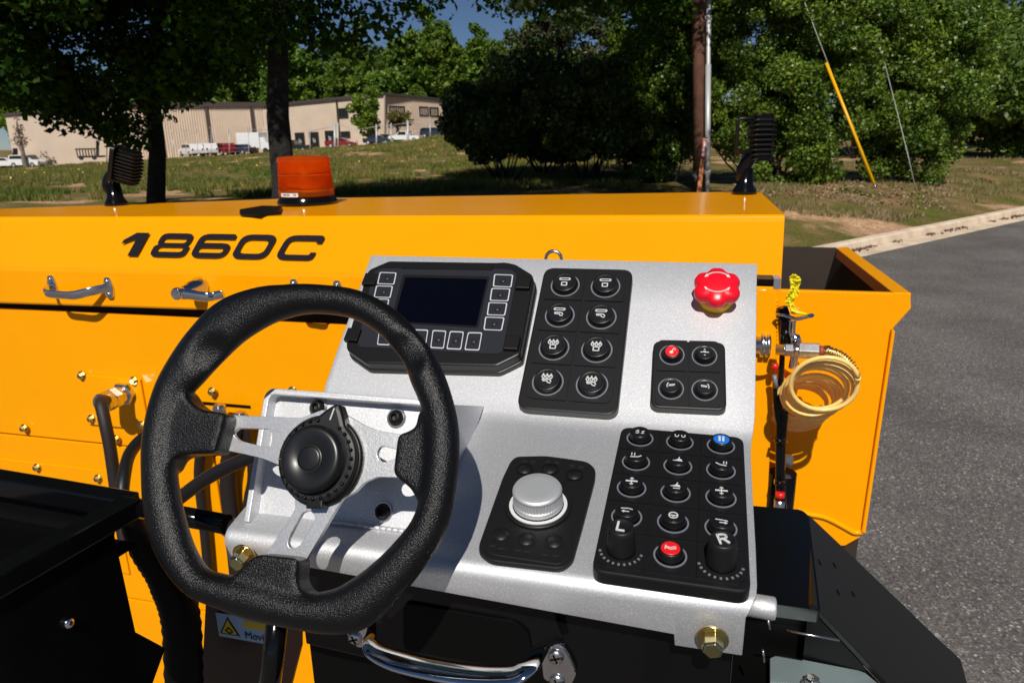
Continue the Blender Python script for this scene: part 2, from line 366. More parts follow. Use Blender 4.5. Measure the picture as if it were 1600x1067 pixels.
# asphalt
def asphalt_mat():
    m = bpy.data.materials.new('asphalt'); m.use_nodes = True; nt = m.node_tree; b = nt.nodes['Principled BSDF']; b.inputs['Roughness'].default_value = .85; b.inputs['Specular IOR Level'].default_value = .3
    g = nt.nodes.new('ShaderNodeNewGeometry')
    v = nt.nodes.new('ShaderNodeTexVoronoi'); v.inputs['Scale'].default_value = 110; nt.links.new(g.outputs['Position'], v.inputs['Vector'])
    wn = nt.nodes.new('ShaderNodeTexWhiteNoise'); nt.links.new(v.outputs['Color'], wn.inputs[0])
    r = nt.nodes.new('ShaderNodeValToRGB'); r.color_ramp.elements[0].color = (.075, .068, .065, 1); r.color_ramp.elements[1].color = (.16, .15, .145, 1)
    e = r.color_ramp.elements.new(.85); e.color = (.17, .155, .148, 1); e = r.color_ramp.elements.new(.985); e.color = (.30, .28, .27, 1); r.color_ramp.elements[-1].color = (.5, .47, .42, 1)
    nt.links.new(wn.outputs['Value'], r.inputs[0])
    n = nt.nodes.new('ShaderNodeTexNoise'); n.inputs['Scale'].default_value = 1.1; n.inputs['Detail'].default_value = 9; nt.links.new(g.outputs['Position'], n.inputs['Vector'])
    r2 = nt.nodes.new('ShaderNodeValToRGB'); r2.color_ramp.elements[0].position = .35; r2.color_ramp.elements[0].color = (.78, .77, .76, 1); r2.color_ramp.elements[1].position = .65; r2.color_ramp.elements[1].color = (1.1, 1.1, 1.1, 1)
    nt.links.new(n.outputs['Fac'], r2.inputs[0]); mm = nt.nodes.new('ShaderNodeMixRGB'); mm.blend_type = 'MULTIPLY'; mm.inputs[0].default_value = 1
    nt.links.new(r.outputs[0], mm.inputs[1]); nt.links.new(r2.outputs[0], mm.inputs[2]); nt.links.new(mm.outputs[0], b.inputs['Base Color'])
    bp = nt.nodes.new('ShaderNodeBump'); bp.inputs['Strength'].default_value = .5; bp.inputs['Distance'].default_value = .005; nt.links.new(v.outputs['Distance'], bp.inputs['Height']); nt.links.new(bp.outputs[0], b.inputs['Normal'])
    return m
def rl(t, s, z): p = R0+RT*t+RN*s; return np.array([p[0], p[1], z])
mb = MB(); mb.add([rl(-300, -60, GZ), rl(600, -60, GZ), rl(600, 0, GZ), rl(-300, 0, GZ)], [(0, 1, 2, 3)]); mb.build('road', asphalt_mat(), kind='structure', label='dark grey coarse asphalt road')
conc = mat('weathered concrete', (.55, .43, .31), .9, color2=(.74, .60, .45), vscale=3, bump=.5, bscale=60, bdist=.004)
mb = MB(); mb.add([rl(-300, 0, GZ+.006), rl(600, 0, GZ+.006), rl(600, .42, GZ-.004), rl(-300, .42, GZ-.004)], [(0, 1, 2, 3)]); mb.build('gutter', conc, kind='structure', label='pale concrete gutter strip beside the road')
kerb_root = thing('kerb', rl(6, .5, GZ), 'pale concrete kerb between asphalt road and dry verge', 'kerb'); del kerb_root['category']; kerb_root['kind'] = 'structure'
for k in range(-8, 18):
    mb = MB(); t0, t1 = k*3+.01, k*3+2.99
    pr = [(.42, GZ-.1), (.45, GZ+.11), (.48, GZ+.135), (.6, GZ+.14), (.62, GZ-.1)]
    vs = [rl(t, s_, z_) for t in (t0, t1) for s_, z_ in pr]; n5 = 5
    mb.add(vs, [(i, i+5, i+6, i+1) for i in range(4)]+[(0, 1, 2, 3, 4), (9, 8, 7, 6, 5)]); mb.build('kerb_stone', conc, kerb_root)
Pk = []
for k in range(1600):
    t = rng.uniform(-6, 16); q = abs(rng.normal())*.06+.0; p = rl(t, .42-q, GZ+.012); Pk.append(p)
KERB_LITTER = np.array(Pk)
# ------------------------------------------------------------------ foliage
def leafmesh(name, C, size, mats, parent=None, up=.3, jit=.35, elong=1.5, origin=None, midx=None, kind=None, fold=True):
    """C: (n,3) leaf centres; each leaf a folded pair of triangles/quad"""
    n = len(C); d = rng.normal(size=(n, 3)); d[:, 2] += up*0; d /= np.linalg.norm(d, axis=1)[:, None]
    q = rng.normal(size=(n, 3)); e = np.cross(d, q); e /= np.linalg.norm(e, axis=1)[:, None]
    nz = np.cross(d, e); s = size*(1+jit*rng.normal(size=n)).clip(.4, 2)[:, None]
    a = C-d*s*elong*.5; b = C+d*s*elong*.5; c1 = C+e*s*.5+nz*s*.12; c2 = C-e*s*.5+nz*s*.12
    V = np.stack([a, c1, b, c2], 1).reshape(-1, 3)
    o0 = np.array(origin if origin is not None else [0, 0, 0], float); V = V-o0
    me = bpy.data.meshes.new(name); me.vertices.add(n*4); me.vertices.foreach_set('co', V.ravel())
    F = np.arange(n*4).reshape(n, 4); me.loops.add(n*4); me.loops.foreach_set('vertex_index', F.ravel())
    me.polygons.add(n); me.polygons.foreach_set('loop_start', np.arange(n)*4); me.polygons.foreach_set('loop_total', np.full(n, 4))
    for m in (mats if isinstance(mats, (list, tuple)) else [mats]): me.materials.append(m)
    if midx is not None: me.polygons.foreach_set('material_index', midx)
    me.update(calc_edges=True)
    o = bpy.data.objects.new(name, me); col.objects.link(o); WLOC[o] = o0; o.parent = parent
    o.location = Vector((o0-(WLOC[parent] if parent else 0)).tolist())
    if kind: o['kind'] = kind
    return o
def clumps(centers, radii, n, shell=.45, squash=.8):
    centers = np.array(centers); radii = np.array(radii); k = rng.choice(len(centers), size=n, p=radii**2/np.sum(radii**2))
    d = rng.normal(size=(n, 3)); d /= np.linalg.norm(d, axis=1)[:, None]; r = (shell+(1-shell)*rng.random(n)**.7)[:, None]
    return centers[k]+d*r*radii[k][:, None]*np.array([1, 1, squash])
def ell_clumps(c, R, k, rr, low=-1):
    """clump centres through an ellipsoid"""
    P = []
    while len(P) < k:
        d = rng.normal(size=3); d /= np.linalg.norm(d); t = rng.random()**.45
        if d[2]*t < low: continue
        P.append(np.array(c)+d*t*np.array(R))
    return P, [rr*(.6+.8*rng.random()) for _ in P]
bark = mat('dark bark', (.009, .007, .006), .95, color2=(.022, .016, .012), vscale=9, bump=1, bscale=22, bdist=.03)
def trunk_mb(mb, base, top, r0, r1, limbs, seed=0):
    rr = random.Random(seed); base = np.array(base, float); top = np.array(top, float)
    pts = [base+(top-base)*t+np.array([rr.uniform(-.06, .06)*r0*4, rr.uniform(-.06, .06)*r0*4, 0])*(0 < t < 1) for t in np.linspace(0, 1, 8)]
    mb.tube(pts, [r0*1.35]+[r0+(r1-r0)*t for t in np.linspace(.1, 1, 7)], 12)
    for q, rr0 in limbs:
        q = np.array(q, float); t = rr.uniform(.35, .95); a = base+(top-base)*t; mid = (a+q)/2+np.array([0, 0, -.1*np.linalg.norm(q-a)])*rr.uniform(-1, 1)
        mb.tube(catmull([a, mid, q], 4), list(np.linspace(rr0, rr0*.25, 9)), 6)
maple_leaf = leafmat('maple leaves', (.022, .055, .006), (.05, .11, .008), .55, .35, .8, 0, spec=.1)
def maple(px, py, D, label, crown_c, R, k, rr, n, size, r0, extra=(), low=-1):
    b = at(px, py, D); b[2] = terrain(b[0], b[1]); root = thing('maple_tree', b, label, 'tree')
    cc = at(*crown_c)
    P, Rr = ell_clumps(cc, R, k, rr, low)
    for (ex, ey, eD, er) in extra: P.append(at(ex, ey, eD)); Rr.append(er)
    mb = MB(); top = at(px+2, -420, D); top = b+(top-b)*min(1, (cc[2]+R[2]*.2-b[2])/(top[2]-b[2])); trunk_mb(mb, b-np.array([0, 0, .3]), top, r0, r0*.4, [(P[i], r0*.3) for i in range(0, min(len(P), 40), 2)], int(px)); mb.build('trunk', bark, root, origin=b)
    leafmesh('crown', clumps(P, Rr, n, .2), size, maple_leaf, root, origin=b)
k1 = 11/19
maple(236, 330, 11, 'big maple at left whose low leaves hang across the warehouse', (110, -110, 10), (3.3, 4.2, 2.5), 190, .55, 120000, .06, .15,
      [(px_, py_, D_*k1, r_*k1) for px_, py_, D_, r_ in [(20, 130, 18, .7), (80, 155, 18.3, .8), (140, 160, 18, .9), (200, 200, 18.4, .65), (250, 160, 18, .7), (60, 110, 18, .9), (300, 100, 18, .8), (330, 70, 18, .9), (360, 100, 18, .6), (190, 110, 17, 1.0), (120, 130, 18, .9), (215, 225, 18.6, .35), (180, 215, 18.2, .45), (30, 60, 17, .9), (250, 60, 18, 1), (160, 40, 18, 1.1), (90, 20, 18, 1.1), (-10, 110, 14, .35), (25, 140, 14, .25), (10, 60, 14, .3), (300, 30, 18, 1.1), (380, 60, 17, .8)]])
k2 = 9/13
maple(431, 330, 9, 'maple with dark straight trunk standing behind the amber beacon', (560, -560, 8.5), (6.0, 6.5, 3.3), 400, .75, 230000, .058, .165,
      [(px_, py_, D_*k2, r_*k2) for px_, py_, D_, r_ in [(350, 90, 12.6, .35), (385, 60, 12.8, .6), (420, 60, 13.4, .55), (470, 50, 12.5, .6), (520, 60, 12.6, .5), (560, 70, 12.6, .35), (600, 30, 12.5, .5), (300, 40, 12.6, .6), (640, 10, 12.8, .4), (690, 0, 12.4, .4), (790, 5, 12, .4), (840, 20, 12, .35), (895, 40, 12, .35), (880, 0, 12, .5), (760, -20, 12, .5), (940, 0, 12, .4), (620, 70, 12.7, .16), (500, 20, 12.5, .7), (450, 10, 12.5, .8), (400, 0, 12.5, .8), (340, 10, 12.5, .8), (560, 0, 12.5, .7)]])
maple(1097, 320, 17.0, 'maple whose trunk is hidden behind the utility pole, leaf tips at the top', (900, -330, 14.5), (5.0, 4.2, 2.7), 150, .7, 60000, .075, .12,
      [(985, 20, 15, .6), (1020, 60, 15.5, .5), (1050, 10, 15.5, .6), (1000, -20, 15, .7), (1060, 90, 16, .35), (930, -10, 14, .5)])
# evergreen multi-stem shrubs
shrub_leaf = leafmat('dark shrub leaves', (.04, .075, .012), (.085, .13, .02), .5, .12, 1.5, 0)
def shrub(px, pyb, D, wpx, htop, label, n=26000, size=.07, mats=shrub_leaf, name='evergreen_shrub', depth=1.0, stems=14, lift=.22, k=60, rr=.42, group=None, kind_cat='shrub'):
    b = at(px, pyb, D); b[2] = terrain(b[0], b[1])
    wx = wpx/FPX*D/2; topz = at(px, htop, D)[2]; H = topz-b[2]; cz = b[2]+H*(lift+(1-lift)/2)
    root = thing(name, b, label, kind_cat, group)
    P, Rr = ell_clumps((b[0], b[1], cz), (wx*.85, wx*depth, H*(1-lift)/2*.92), k, rr)
    mb = MB(); rr_ = random.Random(int(px+pyb))
    for i in range(stems):
        q = P[rr_.randrange(len(P))]; a = b+np.array([rr_.uniform(-.25, .25), rr_.uniform(-.25, .25), -.1]); m1 = a+(q-a)*.5+np.array([0, 0, -.08*H])
        mb.tube(catmull([a, m1, q], 4), list(np.linspace(.035, .01, 9)), 5)
    mb.build('stems', bark, root, origin=b)
    leafmesh('foliage', clumps(P, Rr, n, .3), size, mats, root, origin=b)
shrub(790, 287, 21, 215, 120, 'dark multi-stemmed evergreen shrub nearest the grass bank', 50000, k=80, lift=.2, rr=.42)
shrub(920, 287, 20, 190, 90, 'dark multi-stemmed evergreen shrub between the pine and the holly', 60000, k=85, lift=.2, rr=.42)
shrub(1015, 292, 21.5, 170, 70, 'dark dense evergreen shrub in the shade behind the lone holly', 50000, k=110, lift=.0, rr=.4)
shrub(855, 284, 23.5, 230, 60, 'dark evergreen shrub set back behind the two multi-stemmed ones', 50000, k=110, lift=.05, rr=.4)
holly_leaf = leafmat('holly leaves', (.065, .125, .012), (.15, .225, .022), .42, .2, 1.3, 0, spec=.45, rare=(.6, .24, .02, .9985))
shrub(1025, 296, 19.5, 170, -40, 'glossy green holly just left of the wooden utility pole', 90000, .049, holly_leaf, 'holly_bush', .5, 8, -.02, 150, .34)
shrub(1210, 291, 18, 330, -120, 'tall holly bush right behind the right work lamp', 150000, .049, holly_leaf, 'holly_bush', .45, 8, -.06, 260, .38)
shrub(1400, 289, 18, 250, -60, 'tall rounded holly bush with the slanted guy wire in front', 130000, .049, holly_leaf, 'holly_bush', .5, 8, -.06, 220, .38)
green2 = leafmat('mixed bright leaves', (.06, .11, .014), (.12, .19, .026), .5, .3, .4, .2)
shrub(1560, 240, 30, 230, 60, 'lower leafy thicket behind the dry grass at the right edge', 40000, .13, green2, 'thicket_bush', .8, 8, .0, 90, .8)
shrub(1490, 235, 34, 150, -40, 'taller leafy tree peeking over the rounded holly', 30000, .14, green2, 'broadleaf_tree', 1, 6, .1, 80, .9, kind_cat='tree')
shrub(1630, 240, 38, 300, -80, 'high leafy tree at the right edge above the thicket', 40000, .15, green2, 'broadleaf_tree', 1, 6, .1, 80, 1.0, kind_cat='tree')
shrub(1330, 230, 32, 420, -160, 'broad leafy tree rising behind the holly bushes', 30000, .17, green2, 'broadleaf_tree', .6, 6, .3, 80, 1.2, kind_cat='tree')
# pine behind the shrubs
pine_leaf = leafmat('pine needles', (.035, .05, .016), (.08, .09, .03), .6, .1, .6, 0)
b = at(875, 262, 29); b[2] = terrain(b[0], b[1]); root = thing('pine_tree', b, 'tall dull green pine above the dark shrubs', 'tree')
P = []; Rr = []
for i in range(90):
    t = rng.random(); z = b[2]+2.2+t*10; R = 2.5*(1-t*.5); a = rng.random()*6.28; r = R*rng.random()**.5
    P.append(np.array([b[0]+r*math.cos(a), b[1]+r*math.sin(a), z])); Rr.append(.5+.35*rng.random())
mb = MB(); trunk_mb(mb, b-np.array([0, 0, .3]), b+np.array([.2, 0, 12]), .22, .06, [(p, .05) for p in P[::3]], 5); mb.build('trunk', bark, root, origin=b)
leafmesh('crown', clumps(P, Rr, 45000, .1, .5), .07, pine_leaf, root, elong=2.6, origin=b)
# background woodland, tree by tree, three shapes shared
def proto_tree(name, leafm, H, R, n, size, seed, low, k=70, rr=1.9, narrow=1.0):
    root = thing(name, (0, 0, 0), 'x', 'tree'); P, Rr = ell_clumps((0, 0, low+(H-low)/2), (R*.8, R*.8, (H-low)/2*.9), k, rr)
    mb = MB(); trunk_mb(mb, (0, 0, -1), (0, 0, H*.85), .35, .08, [(p, .1) for p in P[::3]], seed); mb.build('trunk', greybark, root, origin=(0, 0, 0))
    leafmesh('crown', clumps(P, Rr, n, .35), size, leafm, root, origin=(0, 0, 0)); return root
greybark = mat('grey bark', (.16, .14, .115), .9, var=.2, vscale=3)
wood_a = leafmat('woodland leaves a', (.065, .13, .012), (.13, .21, .02), .5, .35, .15, .25)
wood_b = leafmat('woodland leaves b', (.04, .085, .01), (.09, .15, .014), .5, .3, .15, .25)
wood_c = leafmat('woodland leaves c', (.09, .16, .014), (.17, .25, .026), .5, .4, .2, .2)
pa = proto_tree('broadleaf_tree', wood_a, 22, 6.5, 15000, .55, 1, 3)
pb = proto_tree('broadleaf_tree', wood_b, 25, 6, 15000, .5, 2, 4)
pc = proto_tree('broadleaf_tree', wood_c, 19, 5, 12000, .5, 3, 2, 50, 1.7)
spots = [(-130, 60, 135, 1, .0), (-40, 90, 150, 0, .1), (30, 120, 150, 2, .2), (120, 110, 155, 1, .3), (210, 90, 160, 0, .4), (290, 45, 150, 0, .5), (345, 70, 155, 2, .2), (400, 30, 165, 1, .8), (455, 50, 160, 0, .3), (505, 50, 165, 1, .6), (545, 70, 158, 2, 1.2), (590, 82, 160, 0, .9), (630, 55, 170, 1, .2), (668, 5, 165, 0, .5), (705, 45, 160, 2, .1), (745, 35, 158, 0, .3), (788, 40, 150, 1, .7), (830, 30, 150, 0, .7), (650, 130, 145, 2, .7), (725, 125, 135, 0, .4), (770, 135, 128, 2, .9), (960, 15, 60, 2, .1), (1010, 20, 70, 0, .4), (1120, -20, 75, 1, .3), (1240, -30, 80, 0, .6), (560, 20, 190, 1, .7), (480, 40, 190, 0, 1.7)]
wl = ['far left edge of the woods', 'just left of the warehouse gable', 'over the warehouse left end', 'over the warehouse behind the big maple', 'over the warehouse between maple branches',
      'standing over the ribbed warehouse wall at its left half', 'standing over the ribbed warehouse wall at its right half', 'just left of the straight maple trunk', 'just right of the straight maple trunk', 'over the smooth office wall',
      'pale and low above the office wall', 'behind the small bright tree by the office', 'slim, above the office corner', 'tallest in the woods, above the office end', 'pale, right of the tallest woodland tree', 'broad and dense, left of the dark pine', 'dark green beside the pine', 'half hidden by the pine top',
      'low and pale behind the office roof end', 'right of the office end wall', 'low and pale above the grass crest', 'pale green between pine and holly', 'behind the holly left of the utility pole', 'behind the utility pole top', 'rising over the right holly bushes', 'second row, above the office wall', 'second row, right of the maple trunk']
protos = [pa, pb, pc]; Hs = [22, 25, 19]; used = set()
for i, (px, ty, D, k, rz) in enumerate(spots):
    b = at(px, 217, D); z0 = float(terrain(b[0], b[1])); top = at(px, ty, D)[2]; s = (top-z0)/(Hs[k]+1)
    lab = 'tall green broadleaf tree '+wl[i]
    if k not in used:
        used.add(k); o = protos[k]; o.location = (b[0], b[1], z0); o['label'] = lab; o.rotation_euler.z = rz*3
    else: o = dup_tree(protos[k], (b[0], b[1], z0), rz*3, lab)
    sxy = max(s, .55)*(1.0 if D > 90 else .7); o.scale = (sxy, sxy, s); o['group'] = 'woodland trees beyond the buildings'
# small trees in front of the office
ps = proto_tree('young_tree', leafmat('fresh yellow green leaves', (.13, .22, .02), (.22, .32, .035), .5, .45, .5, 0), 8.5, 2.9, 5000, .3, 8, .8, 40, .9)
b = at(578, 222, 112); z0 = at(578, 219, 112)[2]; ps.location = (b[0], b[1], z0); ps['label'] = 'small bright yellow green tree in front of the office wall'; ps.scale = (1.0, 1.0, (at(578, 128, 112)[2]-z0)/9)
ps2 = proto_tree('young_tree', leafmat('olive bronze leaves', (.13, .13, .03), (.2, .16, .05), .5, .4, .5, 0), 5, 3, 2500, .28, 9, 1, 30, .8)
b = at(622, 218, 112); z0 = at(622, 215, 112)[2]; ps2.location = (b[0], b[1], z0); ps2['label'] = 'low bronze tinted tree beside the bright green one'; ps2.scale = (.85, .85, (at(622, 166, 112)[2]-z0)/5.6)
b = at(36, 240, 96); pv = proto_tree('bare_sapling', leafmat('brown twigs', (.12, .07, .05), (.2, .12, .09), .6, .2, .5, 0), 7, 1.1, 500, .14, 12, 1.5, 12, .6)
z0 = at(36, 262, 96)[2]; pv.location = (b[0], b[1], z0); pv['label'] = 'thin brownish sapling against the warehouse left end'

# grass tufts and flowers on the bank
def scatter(n, pxr, Dr, filt=None):
    px = rng.uniform(*pxr, n); D = Dr[0]*(Dr[1]/Dr[0])**rng.random(n)
    P = np.array([ray(a, 217)*d for a, d in zip(px, D)]); P[:, 2] = terrain(P[:, 0], P[:, 1])
    s = (P[:, 0]-R0[0])*RN[0]+(P[:, 1]-R0[1])*RN[1]; P = P[s > 1.0]
    return P
def blades(name, P, h, wd, m, label, kind='stuff'):
    n = len(P); a = rng.uniform(0, 6.283, n); hh = h*(.4+1.1*rng.random(n)); d = np.stack([np.cos(a), np.sin(a), 0*a], 1)*wd
    lean = np.stack([rng.normal(size=n), rng.normal(size=n), 0*a], 1)*.35*hh[:, None]
    V = np.stack([P-d, P+d, P+lean+np.stack([0*a, 0*a, hh], 1)], 1).reshape(-1, 3)
    me = bpy.data.meshes.new(name); me.vertices.add(3*n); me.vertices.foreach_set('co', V.ravel()); me.loops.add(3*n); me.loops.foreach_set('vertex_index', np.arange(3*n))
    me.polygons.add(n); me.polygons.foreach_set('loop_start', np.arange(n)*3); me.polygons.foreach_set('loop_total', np.full(n, 3)); me.materials.append(m); me.update(calc_edges=True)
    o = bpy.data.objects.new(name, me); col.objects.link(o); return setp(o, label, kind and name.replace('_', ' '), None, kind)
gm = leafmat('bank grass', (.10, .16, .018), (.25, .20, .055), .7, .3, .35, 0)
gd = leafmat('dry grass', (.30, .22, .12), (.20, .18, .06), .8, .2, .6, 0)
Pg = scatter(190000, (-80, 1000), (17, 62)); keep = vnoise(Pg[:, 0], Pg[:, 1], .55)+vnoise(Pg[:, 0], Pg[:, 1], 1.9)*.6 > -.12
o = blades('long_grass', Pg[keep], .15, .02, gm, 'rough green and straw grass covering the bank below the warehouse'); o['category'] = 'grass'
Pg = scatter(60000, (1180, 1700), (13, 30)); keep = vnoise(Pg[:, 0], Pg[:, 1], .8)+vnoise(Pg[:, 0], Pg[:, 1], 2.9)*.7 > .35
o = blades('dry_grass', Pg[keep], .09, .012, gd, 'short dry grass on the verge in front of the hollies'); o['category'] = 'grass'
Pf = scatter(260, (-20, 760), (26, 60)); Pf[:, 2] += .24
o = leafmesh('wildflowers', Pf, .05, mat('yellow petals', (.75, .55, .02), .6)); setp(o, 'small yellow wildflowers dotted over the grass bank', 'flowers', None, 'stuff')
Pl = scatter(1500, (1150, 1500), (14.5, 18)); Pl[:, 2] += .02
o = leafmesh('leaf_litter', Pl, .045, mat('brown dead leaves', (.2, .12, .07), .8, color2=(.32, .22, .14), vscale=4)); setp(o, 'brown dead leaves scattered under the holly bushes', 'leaves', None, 'stuff')

o = leafmesh('gutter_litter', KERB_LITTER[vnoise(KERB_LITTER[:, 0], KERB_LITTER[:, 1], 2.2) > -.1], .035, mat('dark dry litter', (.12, .06, .035), .9)); setp(o, 'dark dry litter lying in the gutter along the kerb', 'litter', None, 'stuff')
# ------------------------------------------------------------------ buildings
beige = mat('beige wall sheeting', (.68, .54, .42), .7, var=.05, vscale=.4); brownt = mat('dark brown trim', (.05, .035, .03), .6); winm = mat('dark window glass', (.012, .012, .014), .12)
roofm = mat('dark roof', (.06, .05, .045), .8)
def vplane(pA, DA, pB, DB):
    a, b = at(pA, 217, DA), at(pB, 217, DB); ex = np.array([b[0]-a[0], b[1]-a[1], 0]); L = np.linalg.norm(ex)
    fr = Frame((a[0], a[1], 0), ex, (0, 0, 1)); return fr, L
def wall_poly(fr, pts, h=0): return fr.hits(pts, h)
wh = thing('warehouse', at(250, 243, 104), 'long beige metal warehouse with ribbed wall behind the maples', 'building')
frL, LL = vplane(8, 98, 166, 103); frR, LR = vplane(166, 103, 412, 110)
pl = wall_poly(frL, [(8, 182), (166, 168), (166, 262), (26, 272)]); 
mb = MB(); mb.prism(frL, pl, -.3, 0); mb.build('smooth_wall', beige, wh)
pr_ = wall_poly(frR, [(168, 165), (412, 165), (412, 245), (168, 258)]); mb = MB(); mb.prism(frR, pr_, -.3, 0); mb.build('ribbed_wall', beige, wh)
mb = MB(); nr = 62
for i in range(nr):
    x = pr_[0][0]+(LR*.985)*(i+.5)/nr; z0 = pr_[3][1]+(pr_[2][1]-pr_[3][1])*i/nr; z1 = pr_[0][1]+(pr_[1][1]-pr_[0][1])*i/nr
    mb.box(frR, x-.09, x+.09, z0, z1, 0, .18)
mb.build('wall_rib', beige, wh, kind='stuff')
for p, nm in ((246, 'downpipe'), (322, 'downpipe'), (393, 'downpipe')):
    a = frR.hit(p, 170)[0]; mb = MB(); mb.box(frR, a-.22, a+.22, pr_[3][1], pr_[0][1]-.3, .15, .4); mb.build(nm, brownt, wh)
mb = MB(); mb.box(frR, pr_[0][0]-.2, pr_[1][0]+.2, pr_[0][1]-.3, pr_[0][1]+.35, .001, .5); mb.build('gutter', brownt, wh)
mb = MB(); a, b2 = frL.p(pl[0][0], pl[0][1]+.1), frL.p(pl[1][0], pl[1][1]+.1); mb.prism(frL, [(pl[0][0]-.2, pl[0][1]), (pl[1][0], pl[1][1]), (pl[1][0], pl[1][1]+.35), (pl[0][0]-.2, pl[0][1]+.35)], -.4, .2); mb.build('fascia', roofm, wh)
mb = MB(); q = [frL.p(*pl[0], -.3), frL.p(*pl[1], -.3), frR.p(*pr_[1], -.3)]; mb.add([q[0], q[1], q[2], q[2]+np.array([-4, 12, .3]), q[0]+np.array([-4, 12, .3])], [(0, 1, 2, 3, 4)]); mb.build('roof', roofm, wh)
for (a, b2, c, d) in ((20, 232, 27, 250), (150, 220, 154, 244)):
    mb = MB(); mb.prism(frL, wall_poly(frL, [(a, b2), (c, b2), (c, d), (a, d)]), .02, .1); mb.build('door', winm, wh)
of = thing('office_building', at(560, 226, 125), 'beige two-storey office block with dark windows above the grass bank', 'building')
frA, LA = vplane(412, 138, 600, 120); frB, LB = vplane(600, 120, 693, 133)
A = wall_poly(frA, [(412, 168), (600, 149.5), (600, 226), (412, 240)]); mb = MB(); mb.prism(frA, A, -.3, 0); mb.build('wall', beige, of)
B_ = wall_poly(frB, [(600.5, 149.5), (692, 158), (694, 216), (600.5, 226)]); mb = MB(); mb.prism(frB, B_, -.3, 0)
mb.build('end_wall', beige, of); mb = MB()
for i in range(34):
    x = B_[0][0]+(B_[1][0]-B_[0][0])*(i+.5)/34; mb.box(frB, x-.07, x+.07, B_[3][1]+(B_[2][1]-B_[3][1])*i/34, B_[0][1]+(B_[1][1]-B_[0][1])*i/34, 0, .1)
mb.build('wall_rib', beige, of, kind='stuff')
mb = MB(); mb.prism(frA, [A[0], A[1], (A[1][0], A[1][1]+.45), (A[0][0], A[0][1]+.45)], -.3, .35); mb.prism(frB, [B_[0], B_[1], (B_[1][0]+.3, B_[1][1]+.4), (B_[0][0], B_[0][1]+.45)], -.3, .3); mb.build('roof_edge', roofm, of)
mb = MB(); q = [frA.p(*A[0], -.2), frA.p(*A[1], -.2), frB.p(*B_[1], -.2)]; mb.add([q[0], q[1], q[2], q[2]+np.array([-15, 12, 0]), q[0]+np.array([-3, 12, 0])], [(0, 1, 2, 3, 4)]); mb.build('roof', roofm, of)
def pane(fr, px4, name, parent):
    P = fr.hits(px4); xs_ = [p[0] for p in P]; ys_ = [p[1] for p in P]; x0, x1, y0, y1 = min(xs_), max(xs_), min(ys_), max(ys_)
    mb = MB(); mb.prism(fr, [rect(x0-.15, y0-.15, x1+.15, y1+.15), rect(x0, y0, x1, y1)], .01, .16); f = mb.build(name, brownt, parent)
    mb = MB(); mb.prism(fr, rect(x0, y0, x1, y1), .005, .06); mb.build('pane', winm, f); return x0, x1, y0, y1
for q in ([(530, 171), (544, 183)], ): pane(frA, q, 'window', of)
for q in ([(534, 207), (547, 214)], ): pane(frA, q, 'window', of)
for (a, b2, c, d) in ((462, 209, 477, 230), (484, 208, 499, 229), (509, 206, 523, 226)):
    x0, x1, y0, y1 = pane(frA, [(a, b2), (c, d)], 'door', of); 
    mb = MB(); cx = (x0+x1)/2; mb.box(frA, cx-.28, cx-.12, y0+.7, y0+1.5, .07, .1); mb.box(frA, cx+.12, cx+.3, y0+.7, y0+1.3, .07, .1); mb.build('notice', M['white'], of)
for (a, b2, c, d) in ((608, 167, 631, 178), (655, 168, 668, 180), (671.5, 169, 684, 181), (579, 207, 589, 221), (657, 203, 686, 215)): pane(frB if a > 600 else frA, [(a, b2), (c, d)], 'window', of)
mb = MB(); a = frA.hit(527, 160); mb.box(frA, a[0]-.15, a[0]+.15, A[3][1], a[1]+.8, .01, .25); mb.build('downpipe', brownt, of)
# ------------------------------------------------------------------ cars
tyre = mat('tyre black', (.02, .02, .02), .8); glass = mat('car glass', (.015, .017, .02), .08)
PAINT = {k: mat(k+' car paint', c, .25, coat=.8) for k, c in dict(white=(.78, .78, .78), red=(.22, .01, .015), black=(.012, .012, .015), navy=(.02, .03, .06), grey=(.1, .11, .12), silver=(.4, .42, .44)).items()}
PROF = dict(suv=([(-2.3, .35), (-2.35, .95), (-2.2, 1.15), (-1.95, 1.7), (.6, 1.72), (1.25, 1.12), (2.2, .98), (2.35, .7), (2.3, .35)], [(-2.0, 1.2), (-1.8, 1.6), (.52, 1.62), (1.05, 1.17)]),
            sedan=([(-2.3, .35), (-2.35, .8), (-2.2, 1.0), (-1.5, 1.05), (-.85, 1.45), (.4, 1.46), (1.15, 1.0), (2.2, .85), (2.35, .6), (2.3, .35)], [(-1.4, 1.07), (-.8, 1.38), (.35, 1.39), (.95, 1.04)]),
            pickup=([(-2.7, .45), (-2.75, 1.0), (-.75, 1.05), (-.6, 1.75), (.75, 1.75), (1.3, 1.15), (2.5, 1.05), (2.6, .8), (2.55, .45)], [(-.5, 1.15), (-.45, 1.65), (.68, 1.65), (1.05, 1.17)]))
